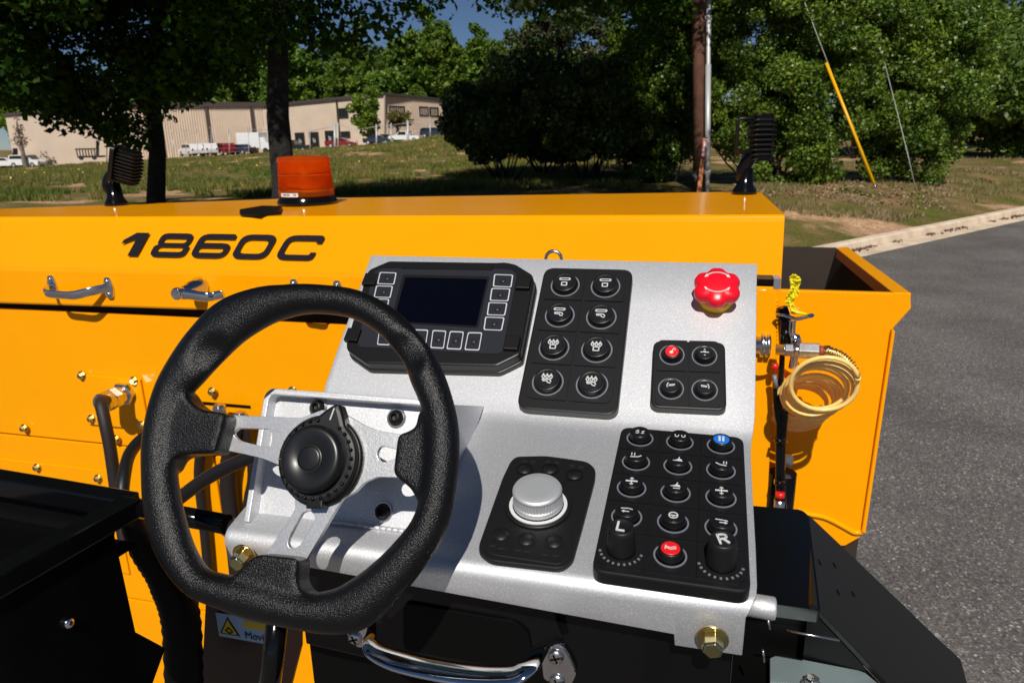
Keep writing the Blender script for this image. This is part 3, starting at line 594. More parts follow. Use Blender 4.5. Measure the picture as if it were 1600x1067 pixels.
def car(px, py, D, ang, kind, paint, label, cat):
    b = at(px, py, D); root = thing('parked_'+('pickup' if kind == 'pickup' else 'car'), (0, 0, 0), label, cat)
    body, win = PROF[kind]; W = .9; fr = Frame((0, W, 0), (1, 0, 0), (0, 0, 1)); fr.ez = np.array([0, -1., 0])
    mb = MB(); mb.prism(fr, rounded(body, .12, 2), 0, 2*W); mb.build('body', PAINT[paint], root, bevel=.08, origin=(0, 0, 0))
    mb = MB(); mb.prism(fr, win, -.012, 2*W+.012); mb.build('side_windows', glass, root, origin=(0, 0, 0))
    yb = body[2] if kind != 'pickup' else body[6]
    mb = MB(); ws = [(win[3][0]+.2, win[3][1]), (win[2][0]+.12, win[2][1])]
    mb.add([(ws[0][0]+.09, -.72, ws[0][1]), (ws[0][0]+.09, .72, ws[0][1]), (ws[1][0]+.09, .62, ws[1][1]), (ws[1][0]+.09, -.62, ws[1][1])], [(0, 1, 2, 3)])
    mb.build('windscreen', glass, root, origin=(0, 0, 0))
    L = abs(body[0][0])-.85
    for x in (-L, L):
        for y in (-.82, .82):
            mb = MB(); f2 = Frame((x, y, .36), (1, 0, 0), (0, 0, 1)); mb.lathe(f2, [(.36, -.12), (.36, .12)], 14); mb.lathe(f2, [(.2, -.13), (.2, .13)], 10, 1); mb.build('wheel', [tyre, M['silver']], root)
    for y in (-.65, .65): mb = MB(); mb.box(Frame((0, y, .8), (1, 0, 0), (0, 1, 0)), body[-1][0]-.12, body[-1][0]+.04, -.14, .14, -.08, .08); mb.build('headlight', M['white'], root)
    for y in (-.7, .7): mb = MB(); mb.box(Frame((0, y, .95), (1, 0, 0), (0, 1, 0)), body[0][0]-.07, body[0][0]+.1, -.1, .1, -.15, .12); mb.build('tail_light', PAINT['red'], root)
    root.location = Vector(b.tolist()); root.rotation_euler.z = ang; return root
car(14, 263, 99, .1, 'sedan', 'white', 'white car at the far left beyond the bank', 'car')
car(45, 262, 98, .1, 'suv', 'white', 'white car parked second from the left beyond the bank', 'car')
car(300, 244.5, 100, 2.6, 'suv', 'white', 'white SUV leftmost of the row before the ribbed wall', 'suv')
car(322, 243.5, 101, 2.6, 'suv', 'white', 'white SUV parked right beside another white SUV', 'suv')
car(348, 243, 102, 2.7, 'suv', 'red', 'dark red SUV beside the white SUVs', 'suv')
car(376, 242, 102, 2.9, 'sedan', 'navy', 'dark blue car between the red SUV and the box truck', 'car')
car(458, 238.5, 103, 3.3, 'pickup', 'black', 'black pickup just right of the straight maple trunk', 'pickup')
car(534, 231.5, 108, .2, 'sedan', 'red', 'red sedan parked before the office doors', 'car')
car(592, 226.5, 112, .1, 'sedan', 'navy', 'dark car below the small bright tree', 'car')
car(606, 224.5, 114, .15, 'sedan', 'grey', 'grey sedan between the dark car and white pickup', 'car')
car(634, 223, 112, 3.1, 'pickup', 'white', 'white pickup in front of the office end wall', 'pickup')
car(678, 215.5, 125, .1, 'suv', 'navy', 'dark blue car at the right end of the office', 'car')
car(700, 214, 128, .1, 'suv', 'silver', 'silver car just right of the office', 'car')
b = at(399, 240, 106); root = thing('box_truck', b, 'white box truck partly behind the straight maple trunk', 'truck'); fr = Frame(b, (1, 0, 0), (0, 1, 0))
mb = MB(); mb.box(fr, -2.2, 1.6, -1.1, 1.1, .8, 3.0); mb.build('cargo_box', PAINT['white'], root, bevel=.04); mb = MB(); mb.prism(Frame(b+np.array([0, 1, 0]), (1, 0, 0), (0, 0, 1)), [(1.65, .5), (3.2, .5), (3.2, 1.3), (2.7, 1.5), (2.3, 2.3), (1.65, 2.3)], 0, 2); mb.build('cab', PAINT['white'], root, bevel=.05)
for x in (-1.4, 2.5):
    mb = MB(); mb.lathe(Frame(b+np.array([x, -1, .4]), (1, 0, 0), (0, 0, 1)), [(.4, -.1), (.4, .2)], 14); mb.build('wheel', tyre, root)
b = at(144, 250, 97); root = thing('dark_trailer', b, 'dark slatted trailer by the warehouse smooth wall', 'trailer'); fr = Frame(b, r_*np.array([1, 1, 0]), f_*np.array([1, 1, 0]))
mb = MB(); mb.box(fr, -1.5, 1.5, -.8, .8, .3, .55); mb.build('bed', brownt, root)
for i in range(8): mb = MB(); mb.box(fr, -1.5+i*.4, -1.36+i*.4, -.85, -.78, .56, 1.5); mb.build('slat', brownt, root)
mb = MB(); mb.box(fr, -1.55, 1.5, -.9, -.86, 1.35, 1.55); mb.build('rail', brownt, root)
for x in (-.9, .9): mb = MB(); mb.lathe(Frame(fr.p(x, -.95, .3), fr.ex, (0, 0, 1)), [(.3, -.1), (.3, .1)], 12); mb.build('wheel', tyre, root)
# fence along the lot
galv = mat('galvanised post', (.5, .5, .5), .5, metal=.3)
fe = thing('chain_link_fence', at(480, 232, 80), 'thin galvanised fence posts with top rail on the bank crest', 'fence')
prev = None
for p, yt, yb, D, r in ((248, 210, 246, 88, .03), (270, 208, 246, 88, .03), (290, 205, 245, 87, .03), (308, 203, 244, 87, .03), (330, 203, 243, 86, .03), (358, 202, 242, 86, .04), (388, 200, 241, 85, .05), (484, 203, 236, 82, .04), (523, 194, 232, 78, .14), (528, 192, 231, 78, .07), (557, 200, 229, 77, .05), (588, 195, 226, 75, .09), (611, 193, 224, 73, .07), (637, 189, 225, 70, .12), (672, 187, 214, 70, .05)):
    a, t = at(p, yb, D), at(p, yt, D); mb = MB(); mb.tube([a-np.array([0, 0, .4]), t], r, 8); mb.build('post', galv, fe)
    if p < 500: mb = MB(); mb.tube([t, t+np.array([-.25, 0, .35])], .025, 5); mb.build('wire_arm', galv, fe)
    if prev is not None and p > 480: mb = MB(); mb.tube([prev-np.array([0, 0, .2]), t-np.array([0, 0, .2])], .03, 5); mb.build('top_rail', galv, fe)
    prev = t
mb = MB(); mb.tube([at(637, 212, 70), at(672, 193, 72), at(696, 192, 76)], .03, 5); mb.build('brace_rail', galv, fe)
for p, q in ((248, 290), (290, 330), (330, 388)):
    mb = MB()
    for k in range(5): mb.tube([at(p, 215+k*6, 87), at(q, 213+k*6, 86.5)], .008, 3)
    mb.build('wire', galv, fe)
# ------------------------------------------------------------------ utility pole, conduit, guy wires, marker
wood = mat('creosoted wood', (.10, .042, .026), .85, color2=(.16, .07, .042), vscale=5, bump=.6, bscale=30, bdist=.01)
D = 16.2; a = at(1097, 300, D); a[2] = -1.6; t = at(1090, -900, D); t = a+(at(1094, 0, D)-at(1097, 300, D))*3.2
up_ = thing('utility_pole', a, 'brown wooden utility pole with grey conduit strapped to it', 'utility pole')
mb = MB(); mb.tube([a-np.array([0, 0, .3]), (a+t)/2, t], [.17, .16, .145], 16); mb.build('shaft', wood, up_)
ca = at(1107, 300, 15.95); ca[2] = -1.6; cd = (at(1107.5, 0, 15.95)-at(1105, 300, 15.95)); cb = at(1105, 300, 15.95); c0 = cb-cd*.15
mb = MB(); mb.tube([c0, cb+cd*1.5], .05, 12); mb.tube([cb+cd*.10, cb+cd*.66], .062, 12); mb.build('conduit', galv, up_)
for k in (.1, .9): mb = MB(); mb.tube([cb+cd*k-np.array([.08, 0, 0]), cb+cd*k+np.array([.07, 0, 0])], .066, 8); mb.build('strap', galv, up_)
mb = MB(); mb.tube([at(1083, 268, 15.9), at(1086, 276, 15.9), at(1087, 285, 15.95)], [.03, .06, .02], 6); mb.build('metal_tag', M['steel'], up_)
pa0, pa1 = at(1091, 306, 15.6), at(1101.5, 217, 15.9)
st = thing('marker_post', pa0, 'orange marker post with red warning sticker leaning on the utility pole', 'marker post')
ex = nrm(np.cross(pa1-pa0, -f_)); frm = Frame(pa0, -ex if (-ex)@r_ > 0 else ex, pa1-pa0); Lm = np.linalg.norm(pa1-pa0)
mb = MB(); mb.box(frm, -.045, .045, -.5, Lm, -.012, .012); mb.build('board', mat('orange fibreglass', (.75, .25, .07), .5), st)
mb = MB(); mb.box(frm, -.04, .04, Lm*.63, Lm*.97, .013, .016); stk = mb.build('sticker', mat('red sticker', (.6, .02, .02), .5), st)
mb = MB()
for k in range(7): mb.box(frm, -.022, .022, Lm*(.67+.04*k), Lm*(.67+.04*k)+.06, .017, .019)
mb.build('print', M['white'], stk)
mb = MB(); mb.box(frm, -.05, .05, Lm, Lm+.03, -.015, .015); mb.build('cap', M['blkm'], st)
g0, g1, g2 = at(1366, 288, 15.5), at(1291, 99, 15.7), at(1250, -10, 15.8)
gw = thing('guy_wire', g0, 'slanting guy wire with bright yellow plastic guard before the holly', 'guy wire')
mb = MB(); mb.tube([g0+(g0-g1)*.02, g2+(g2-g1)*2], .008, 6); mb.build('wire', galv, gw)
mb = MB(); mb.tube([g0, g1], .034, 10); mb.build('guard', mat('yellow guard plastic', (.85, .42, .0), .4), gw)
mb = MB(); mb.tube([g0+(g0-g1)*.035, g0], .03, 8); mb.build('anchor_rod', M['steel'], gw)
g0, g1 = at(1429, 288, 15.8), at(1365, 30, 16.4)
gw = thing('guy_wire', g0, 'bare thin grey guy wire right of the yellow guarded one', 'guy wire'); mb = MB(); mb.tube([g0, at(1418, 240, 15.9), g1], .007, 6); mb.build('wire', galv, gw)

#=FG=
def text_obj(txt, size, fr, x, y, h, m, name, parent, ext=.0003, shear=0, align='CENTER', bold=0):
    cu = bpy.data.curves.new('t', 'FONT'); cu.body = txt; cu.size = size; cu.extrude = ext; cu.align_x = align; cu.align_y = 'CENTER'; cu.shear = shear; cu.offset = bold
    to = bpy.data.objects.new('t', cu); col.objects.link(to); dg = bpy.context.evaluated_depsgraph_get(); me = bpy.data.meshes.new_from_object(to.evaluated_get(dg)); bpy.data.objects.remove(to)
    mb = MB(); vs = [fr.p(x+v.co.x, y+v.co.y, h+v.co.z) for v in me.vertices]; mb.add(vs, [tuple(p.vertices) for p in me.polygons]); return mb.build(name, m, parent)
# ================================================================== THE PAVER BODY
YF = 1.15
pv = thing('paving_machine', (-.6, 1.4, -1.75), 'large orange paving machine with engine hood lettered 1860C', 'paving machine')
O = M['orange']
def quadY(px4, y): return [onY(p[0], p[1], y) for p in px4]
# hood: bent sheet along X
XL, XR = -2.2, .135
zt = lambda x: -.1245-.0142*(.135-x)/1.5
mb = MB()
rows = []
for x in (XL, -1.5, -1.38, -.6, .0, XR):
    t = zt(x); k0, k1 = t-.108, t-.183
    tb = [(YF-.012, k1), (YF, k1), (YF, k0), (YF+.022, t-.012)]
    rows.append((x, t, k0, k1))
fr = Frame((0, 0, 0), (0, 1, 0), (0, 0, 1))   # ez = +X
def backY(x): return 1.60+.07*(x+1)/1.13 if x > -1.0 else 1.60-(-1.0-x)*.35
V = []; nrow = 0
xs_h = [XL, -1.9, -1.6, -1.45, -1.2, -1.0, -.6, -.2, .0, XR]
for x in xs_h:
    t = zt(x); k0, k1 = t-.102, t-.172-.012*(-x)*.2
    prof = [(YF+.03, k1-.004), (YF+.002, k1-.004), (YF, k1), (YF, k0-.006), (YF+.0015, k0+.004), (YF+.0245, t-.010), (YF+.027, t-.003), (YF+.034, t), (backY(x), t-.001), (backY(x)+.03, t-.02), (backY(x)+.03, t-.25)]
    nrow = len(prof); V += [(x, a, b2) for a, b2 in prof]
F = [(i*nrow+j, (i+1)*nrow+j, (i+1)*nrow+j+1, i*nrow+j+1) for i in range(len(xs_h)-1) for j in range(nrow-1)]
F.append(tuple(range((len(xs_h)-1)*nrow, len(xs_h)*nrow)))
mb.add(V, F, 0, False); hood = mb.build('hood', O, pv, bevel=.004, seg=3)
# body side panels, butted with seams
kz = lambda x: zt(x)-.172-.0024*(-x)
YB = YF+.018
fb = Frame((0, YB, 0), (1, 0, 0), (0, 0, 1))   # ez = -Y toward camera
def bh(px, py): return fb.hit(px, py)
s1a, s1b = bh(0, 676), bh(205, 699)
zs = (s1a[1]+s1b[1])/2
mb = MB(); mb.box(fb, XL, .118, zs+.0022, -.335, -.01, 0); mb.build('side_panel', O, pv, bevel=.003)
mb = MB(); mb.box(fb, XL, -.97, zs-.4, zs-.0022, -.01, 0); mb.build('lower_panel', O, pv, bevel=.003)
mb = MB(); mb.box(fb, -.965, .118, zs-.4, zs-.0022, -.01, 0); mb.build('lower_panel', O, pv, bevel=.003)
mb = MB(); mb.box(fb, XL, .118, -1.9+.35, zs-.405, -.01, 0); mb.build('skirt_panel', O, pv, bevel=.003)
mb = MB(); mb.box(fb, XL, .118, -1.9+.35, -.20, -.03, -.0102); mb.build('frame_backing', M['dark'], pv)
mb = MB(); mb.box(fb, XL, .118, -1.75, -.36, -.43, -.031); mb.build('engine_bay', M['blkm'], pv)
ap = [bh(125, 578), bh(222, 598), bh(236, 669), bh(140, 655)]
x0, x1 = min(ap[0][0], ap[3][0]), (ap[1][0]+ap[2][0])/2; z1, z0 = ap[1][1]+.01, ap[2][1]-.002
mb = MB(); mb.box(fb, x0, x1, z0, z1, .0008, .006); mb.build('access_cover', O, pv, bevel=.0012)
p_, q_ = bh(62, 722), bh(172, 742)
mb = MB(); mb.box(fb, bh(-60, 722)[0], q_[0]+.004, zs-.33, (p_[1]+q_[1])/2+.006, .0008, .0045); mb.build('lower_cover', O, pv, bevel=.0015)
def hexbolt(fr, x, y, r, h, name, m, parent, washer=True, sock=False):
    mb = MB(); f2 = fr.at(x, y)
    if washer: mb.lathe(f2, [(r*1.6, 0), (r*1.6, r*.22), (r*1.5, r*.3)], 18)
    if sock:
        mb.lathe(f2, [(r*1.25, r*.2), (r*1.25, h*.35), (r*.95, h*.8), (r*.6, h), (r*.52, h), (r*.52, h*.45), (.0, h*.45)], 20, 1)
    else: mb.lathe(f2.turn(.3), [(r*1.08, r*.3), (r*1.08, h*.85), (r*.92, h)], 6, 1, smooth=False)
    return mb.build(name, m if isinstance(m, list) else [m, m], parent, bevel=r*.06)
for q in ((132, 585), (213, 593), (226, 662), (147, 652), (185, 684), (42, 667), (62, 728), (157, 745), (335, 610), (362, 774), (460, 609), (285, 765)):
    x, z = bh(*q); hexbolt(fb.at(0, 0, .006), x, z, .0062, .009, 'bolt', M['gold'], pv)
# slots over the fittings
mb = MB(); a, b2 = bh(317, 628), bh(392, 637); mb.box(fb, a[0], b2[0], (a[1]+b2[1])/2-.003, (a[1]+b2[1])/2+.003, .0003, .0015); mb.build('slot', M['dark'], pv)
# lettering
fh = Frame((0, YF+.0015, zt(0)-.098), (1, 0, 0), (0, .0235, .093)); fh.o = fh.o+fh.ez*.0012
def glyph(mb, kind, u0, u1, v0, v1, W, sh, fr, h=.0006):
    def L(P): return [(u0+x*(u1-u0)+(y*(v1-v0))*sh, v0+y*(v1-v0)) for x, y in P]
    w_ = W; wu = W*(v1-v0)/(u1-u0)*1.15
    R = lambda x0, y0, x1, y1, r: rounded([(x0, y0), (x1, y0), (x1, y1), (x0, y1)], r, 5)
    if kind == '0': mb.prism(fr, [L(R(0, 0, 1, 1, .3)), L(R(wu, w_, 1-wu, 1-w_, .2))], 0, h)
    if kind == '8':
        mb.prism(fr, [L(rounded([(0, 0), (1, 0), (1, .45), (.9, .52), (.95, .58), (.95, 1), (.05, 1), (.05, .58), (.1, .52), (0, .45)], [.25, .25, .15, 0, .1, .22, .22, .1, 0, .15], 4)),
                      L(R(wu, w_, 1-wu, .5-w_*.38, .12)), L(R(wu+.03, .5+w_*.42, .97-wu, 1-w_, .12))], 0, h)
    if kind == '6':
        mb.prism(fr, [L(rounded([(0, 0), (1, 0), (1, .62), (wu*1.05, .62), (wu*1.05, 1-w_), (1-wu*1.1, 1-w_), (1-wu*1.1, .78), (1, .78), (1, 1), (0, 1)], [.28, .28, .25, 0, .1, .1, 0, 0, .26, .28], 4)), L(R(wu, w_, 1-wu, .62-w_*.95, .13))], 0, h)
    if kind == 'C':
        mb.prism(fr, L(rounded([(0, 0), (1, 0), (1, .32), (1-wu, .32), (1-wu, w_), (wu, w_), (wu, 1-w_), (1-wu, 1-w_), (1-wu, .68), (1, .68), (1, 1), (0, 1)], [.3, .28, 0, 0, .12, .15, .15, .12, 0, 0, .28, .3], 4)), 0, h)
    if kind == '1': mb.prism(fr, L([(.45, 0), (.45+wu1, 0), (.45+wu1, 1), (.35, 1), (0, .68), (0, .5), (.45, .76)]), 0, h)
wu1 = .36
base_u = [fh.hit(192, 403), fh.hit(510, 366), fh.hit(511, 404), fh.hit(240, 366)]
v0 = (base_u[0][1]+base_u[2][1])/2; v1 = (base_u[1][1]+base_u[3][1])/2; hh = v1-v0
sh = .62
segs = [('1', 192, 222), ('8', 232, 287), ('6', 295, 350), ('0', 359, 414), ('C', 428, 487)]
mats_ink = M['ink']
for kd, a, b2 in segs:
    mb = MB(); ua, ub = fh.hit(a, 403.4)[0], fh.hit(b2, 403.8)[0]
    if kd == '1': ua -= .018*1
    glyph(mb, kd, ua, ub, v0, v1, .215, sh, fh); mb.build('lettering', mats_ink, hood, label='black italic '+('letter' if kd == 'C' else 'numeral')+' '+kd)
# hood grab handle + latch
ff = Frame((0, YF-.0005, 0), (1, 0, 0), (0, 0, 1))
def grab_handle(fr, cxa, cxb, cz, out, r, parent, name, m=M['chrome'], tilt=0):
    root_mb = MB(); L = cxb-cxa
    pts = [fr.p(cxa, cz, .002), fr.p(cxa+.006, cz-.003, out*.55), fr.p(cxa+.016, cz-.008, out), fr.p(cxa+L*.35, cz-.010, out*1.05), fr.p(cxa+L*.6, cz-.010, out*1.05), fr.p(cxb-.03, cz-.005, out*.7), fr.p(cxb-.004, cz, .003)]
    root_mb.tube(catmull(pts, 6), r*.34, 12, flat=2.9, up=(0, 0, 1)); 
    for i in range(len(root_mb.v)): pass
    h = root_mb.build(name, m, parent)
    for cx in (cxa, cxb):
        mb = MB(); mb.prism(fr, rounded([(cx-.007, cz-.022), (cx+.007, cz-.022), (cx+.012, cz), (cx+.006, cz+.022), (cx-.006, cz+.022), (cx-.012, cz)], .005), 0, .005, chamfer=.002)
        mb.build('mount_plate', m, h)
        for dz in (-.013, .013): mb = MB(); mb.lathe(fr.at(cx, cz+dz, .005), [(.0045, 0), (.004, .0018), (.0015, .0024), (.0, .001)], 12); mb.build('screw', M['steel'], h)
    return h
a, b2 = ff.hit(84, 451), ff.hit(171, 449)
grab_handle(ff, a[0], b2[0], (a[1]+b2[1])/2+.003, .035, .0095, hood, 'grab_handle')
def latch(px, py):
    x, z = ff.hit(px, py); mb = MB(); f2 = ff.at(x, z)
    mb.lathe(f2, [(.02, 0), (.02, .004), (.0165, .009), (.0155, .03), (.011, .036), (.01, .062)], 20)
    lt = mb.build('latch', M['chrome'], hood)
    mb = MB(); f3 = f2.at(0, 0, .058)
    pts = [f3.p(-.004, 0, .004), f3.p(.03, -.002, .004), f3.p(.058, -.005, .002), f3.p(.072, -.004, -.006), f3.p(.088, -.001, -.008)]
    mb.tube(catmull(pts, 4), [.0045]*3+[.004]*6+[.0035]*8, 10, flat=2.4, up=(0, 0, 1)); mb.build('lever', M['chrome'], lt)
    mb = MB(); mb.lathe(f3, [(.0118, -.004), (.0118, .010), (.009, .013), (.007, .011), (0, .013)], 18); mb.build('lever_boss', M['chrome'], lt)
latch(313, 448)
a = ff.hit(470, 452); grab_handle(ff, ff.hit(461, 449)[0], ff.hit(528, 447)[0], a[1]-.002, .035, .0095, hood, 'grab_handle')
# black hinge plate on hood top
fz = Frame((0, 0, zt(-.6)+.0005), (1, 0, 0), (0, 1, 0))
mb = MB(); mb.prism(fz, fz.hits([(374, 327), (410, 321), (441, 322), (438, 331), (405, 334), (374, 333)], .004), 0, .004); mb.build('hinge_plate', M['blkm'], hood, bevel=.002)
# cable gland with cable
x, z = bh(200, 612); mb = MB(); f2 = fb.at(x, z, .006)
mb.lathe(f2, [(.026, 0), (.026, .012), (.022, .014)], 6, smooth=False); mb.lathe(f2, [(.019, .013), (.019, .028)], 20); mb.lathe(f2.turn(.4), [(.0235, .028), (.0235, .045)], 6, smooth=False); mb.lathe(f2, [(.0215, .045), (.0215, .066), (.018, .07), (.015, .07), (.014, .06), (.0, .06)], 24)
mb.build('cable_gland', M['steel'], pv, bevel=.001)
c0 = f2.p(0, 0, .05)
cb = thing('braided_cable', c0, 'dark braided cable dropping from the steel gland on the orange panel', 'cable')
mb = MB(); pts = [c0, onY(158, 628, 1.06), onY(163, 655, 1.04), onY(172, 700, 1.03), onY(182, 770, 1.02), onY(195, 850, 1.0)]
mb.tube(catmull(pts, 6), .0115, 12); mb.build('sheath', M['brown'], cb)
# fittings, and added dark tubes standing in for shadow stripes on the body
hlist = [(343, 640, 312, 720, 322, 850), (376, 652, 357, 740, 372, 900), (384, 660, 393, 740, 386, 840)]
hn = ['leftmost of the three dark hoses on the orange side', 'widest middle dark hose on the orange side', 'thin right dark hose seen through the left spoke']
for i, (a, b2, c, d, e, g) in enumerate(hlist):
    p0 = onY(a, b2, 1.13); ht = thing('hydraulic_hose', p0, hn[i], 'hose', 'dark hoses running down the orange side')
    mb = MB(); mb.tube(catmull([p0, onY(c, d, 1.145), onY(e, g, 1.15), onY(e+30, g+330, 1.15)], 6), (.011, .018, .008)[i], 12); mb.build('tube', M['brown'], ht)
    if i < 2: mb = MB(); q = onY(a, b2, 1.13); f3 = Frame(q, (1, 0, 0), (0, 1, 0)); mb.lathe(f3, [(.014, -.02), (.014, .006), (.01, .012)], 6, smooth=False); mb.build('fitting_nut', M['steel'], ht, bevel=.001)
# ---- right end: bulkhead, welded plate, hopper
fbk = Frame((0, 1.115, 0), (1, 0, 0), (0, 0, 1))
P = fbk.hits([(1150, 447), (1213, 449), (1215, 470), (1198, 800), (1150, 800)])
mb = MB(); mb.prism(fbk, P, -.06, 0); mb.build('bulkhead', O, pv, bevel=.002)
P = fbk.hits([(1178, 452), (1200, 451), (1212, 466), (1211, 560), (1200, 581), (1178, 584)])
mb = MB(); mb.prism(fbk, rounded(P, .008), .0005, .012); mb.build('weld_plate', O, pv, bevel=.002)
mb = MB(); a, b2 = fbk.hit(1208.5, 468), fbk.hit(1204, 575)
for k in range(19):
    t = k/18; mb.ball(fbk.p(a[0]+(b2[0]-a[0])*t, a[1]+(b2[1]-a[1])*t, .009), .0065, sc3=(1.1, .35, .5), n=10)
mb.build('weld_bead', O, pv)
mb = MB(); q = fbk.hit(1190, 536); f2 = fbk.at(q[0], q[1], .012); f2 = Frame(f2.o, (0, 0, 1), (0, 1, 0)); f2.ez = np.array([1., 0, 0])
mb.lathe(f2, [(.014, -.03), (.014, -.004), (.019, -.003), (.019, .003), (.014, .004), (.019, .005), (.019, .011), (.012, .012)], 20); mb.build('pivot_pin', M['steel'], pv)
mb = MB(); a = fbk.hit(1219, 440); mb.box(fbk, a[0]-.009, a[0]+.001, a[1]-.012, a[1]+.004, -.03, .0); mb.build('rubber_stop', M['grey'], pv)
mb = MB(); mb.box(fbk, .02, .128, -.223, -.215, -.05, -.002); mb.build('hood_seal', M['dark'], pv)
# lifting eye behind console
a = at(865, 405, 1.05); le = MB(); pts = [a+np.array([.012*math.cos(t), 0, .012*math.sin(t)]) for t in np.linspace(-1.2, 4.3, 14)]
le.tube(pts, .0028, 8); le.build('lifting_eye', M['steel'], hood)
# hopper
hp = thing('hopper', (.3, 1.5, -.9), 'open orange material hopper at the right end of the paver', 'hopper')
YP = 1.175; fp = Frame((0, YP, 0), (1, 0, 0), (0, 0, 1))
P = fp.hits([(1180, 452), (1423, 459), (1424, 482), (1396, 513), (1350, 832), (1343, 840), (1320, 853), (1235, 853), (1180, 800)])
mb = MB(); mb.prism(fp, P, -.012, 0); mb.build('front_plate', O, hp, bevel=.002)
zt_ = P[1][1]; bk = onZ(1315, 386, zt_); bk0 = onZ(1225, 387, zt_); fo = onZ(1424, 459, zt_)
# top rim right side (sloping flange) and right wall
inn = onZ(1400, 457, zt_); 
mb = MB(); mb.add([fo+np.array([0, 0, .001]), bk+np.array([.012, 0, .001]), onZ(1307, 388, zt_)+np.array([0, 0, .001]), onZ(1396, 458.2, zt_)+np.array([0, 0, .001]),
                   fo-np.array([0, 0, .02]), bk-np.array([-.012, 0, .02]), onZ(1307, 388, zt_)-np.array([0, 0, .02]), onZ(1396, 458.2, zt_)-np.array([0, 0, .02])],
                  [(0, 1, 2, 3), (7, 6, 5, 4), (0, 4, 5, 1), (2, 6, 7, 3), (1, 5, 6, 2), (0, 3, 7, 4)]); mb.build('top_rim', O, hp, bevel=.0015)
i0, i1 = onZ(1396, 458, zt_-.02), onZ(1307, 388, zt_-.02)
inner = mat('worn black hopper lining', (.02, .014, .01), .7, color2=(.035, .022, .015), vscale=6)
dn = np.array([0, 0, -.75])
dn = np.array([-.13, 0, -.75]); mb = MB(); mb.add([i0, i1, i1+dn, i0+dn, i0+np.array([.012, 0, 0]), i1+np.array([.012, 0, 0]), i1+dn+np.array([.012, 0, 0]), i0+dn+np.array([.012, 0, 0])], [(0, 1, 2, 3), (7, 6, 5, 4), (0, 4, 5, 1), (3, 2, 6, 7), (0, 3, 7, 4), (1, 5, 6, 2)]); mb.build('side_wall', [inner], hp)
dn = np.array([0, 0, -.75]); j1 = i1+np.array([-.45, 0, 0])
mb = MB(); mb.add([i1, j1, j1+dn, i1+dn, i1+np.array([0, .012, 0]), j1+np.array([0, .012, 0]), j1+dn+np.array([0, .012, 0]), i1+dn+np.array([0, .012, 0])], [(0, 1, 2, 3), (7, 6, 5, 4), (0, 4, 5, 1), (3, 2, 6, 7)]); mb.build('back_wall', inner, hp)
mb = MB(); mb.add([i0+dn, i1+dn, j1+dn, (j1[0], i0[1], i0[2]-.75)], [(0, 1, 2, 3)]); mb.build('floor_plate', inner, hp)
fpb = fp.at(0, 0, -.013); a, b2 = fp.hit(1214, 452), fp.hit(1396, 458)
mb = MB(); mb.box(fp, a[0]-.1, b2[0], -.9, b2[1]-.012, -.0135, -.0125); mb.build('lining_plate', inner, hp)
# right flange strip + weld ripple on bottom bend
fl = fp.hits([(1397, 516), (1392, 512), (1345, 828), (1351, 830)]); mb = MB(); mb.prism(fp, fl, .0005, .008); mb.build('edge_flange', O, hp, bevel=.0015)
mb = MB(); pts = [fp.p(*fp.hit(a, b2), .001) for a, b2 in ((1245, 796), (1262, 802), (1290, 808), (1318, 822), (1335, 831), (1348, 830))]; mb.tube(catmull(pts, 5), .0045, 8); mb.build('weld_bead', O, hp)
# ---- air hose coil, coupling, tape, cables
Yc = 1.10
coil = thing('coiled_air_hose', onY(1280, 620, Yc), 'coiled pale yellow air hose hanging in front of the hopper', 'air hose')
ctr = [np.array(onY(1291, 598, 1.0)), np.array(onY(1242, 640, 1.16))]
pts = []; N = 13*28
cxv = ctr[1]-ctr[0]
for i in range(N+1):
    t = i/N; a = 2*math.pi*13*t+.3
    j = .003*math.sin(t*23)+.0025*math.sin(t*57)
    rr = .0405+.0015*math.sin(t*9)
    kk = t*9.99; k0_ = int(kk); fr_ = hsm(kk-k0_); jj = [(0, 0), (.003, -.002), (-.004, .002), (.002, .003), (-.003, -.003), (.004, .001), (-.002, .003), (.003, -.003), (-.003, .002), (0, 0), (0, 0)]
    ja = np.array(jj[k0_])*(1-fr_)+np.array(jj[k0_+1])*fr_
    c = ctr[0]+cxv*t+np.array([ja[0], 0, ja[1]])*.5
    pts.append(c+np.array([math.cos(a)*(rr+j), 0, 0])+np.array([0, -.25, 1.0])*math.sin(a)*(rr*.93+j))
top = onY(1336, 588, 1.03)
mb = MB(); mb.tube(pts[:], .0032, 8); mb.build('coil', M['hose'], coil)
mb = MB(); lead = [pts[0], pts[0]+np.array([.004, -.002, .02]), onY(1337, 588, 1.03), onY(1328, 566, 1.04), onY(1306, 550, 1.05), onY(1290, 548, 1.06)]
mb.tube(catmull([pts[0], onY(1336, 600, 1.02), onY(1334, 580, 1.03), onY(1320, 560, 1.04), onY(1300, 550, 1.05), onY(1285, 549, 1.06)], 5), .0038, 8); mb.build('lead', M['hose'], coil)
spath = catmull([onY(1336, 590, 1.028), onY(1328, 570, 1.035), onY(1312, 556, 1.045), onY(1296, 550, 1.055)], 30)
sp = []
for i, p in enumerate(spath[:-1]):
    T = nrm(spath[i+1]-p); u = nrm(np.cross(T, [0, 1, 0])); v = np.cross(T, u); a = i*1.15; sp.append(p+(u*math.cos(a)+v*math.sin(a))*.0075)
mb = MB(); mb.tube(sp, .0011, 5); mb.build('spring_guard', M['gold'], coil)
mb = MB(); mb.tube(catmull([onY(1247, 655, 1.14), onY(1240, 620, 1.15), onY(1250, 580, 1.15), onY(1240, 560, 1.14), onY(1262, 552, 1.12)], 5), .0044, 8); mb.build('tail', M['hose'], coil)
cp = thing('air_coupling', onY(1250, 548, 1.06), 'hexagonal steel air coupling between the bracket and the coiled hose', 'coupling')
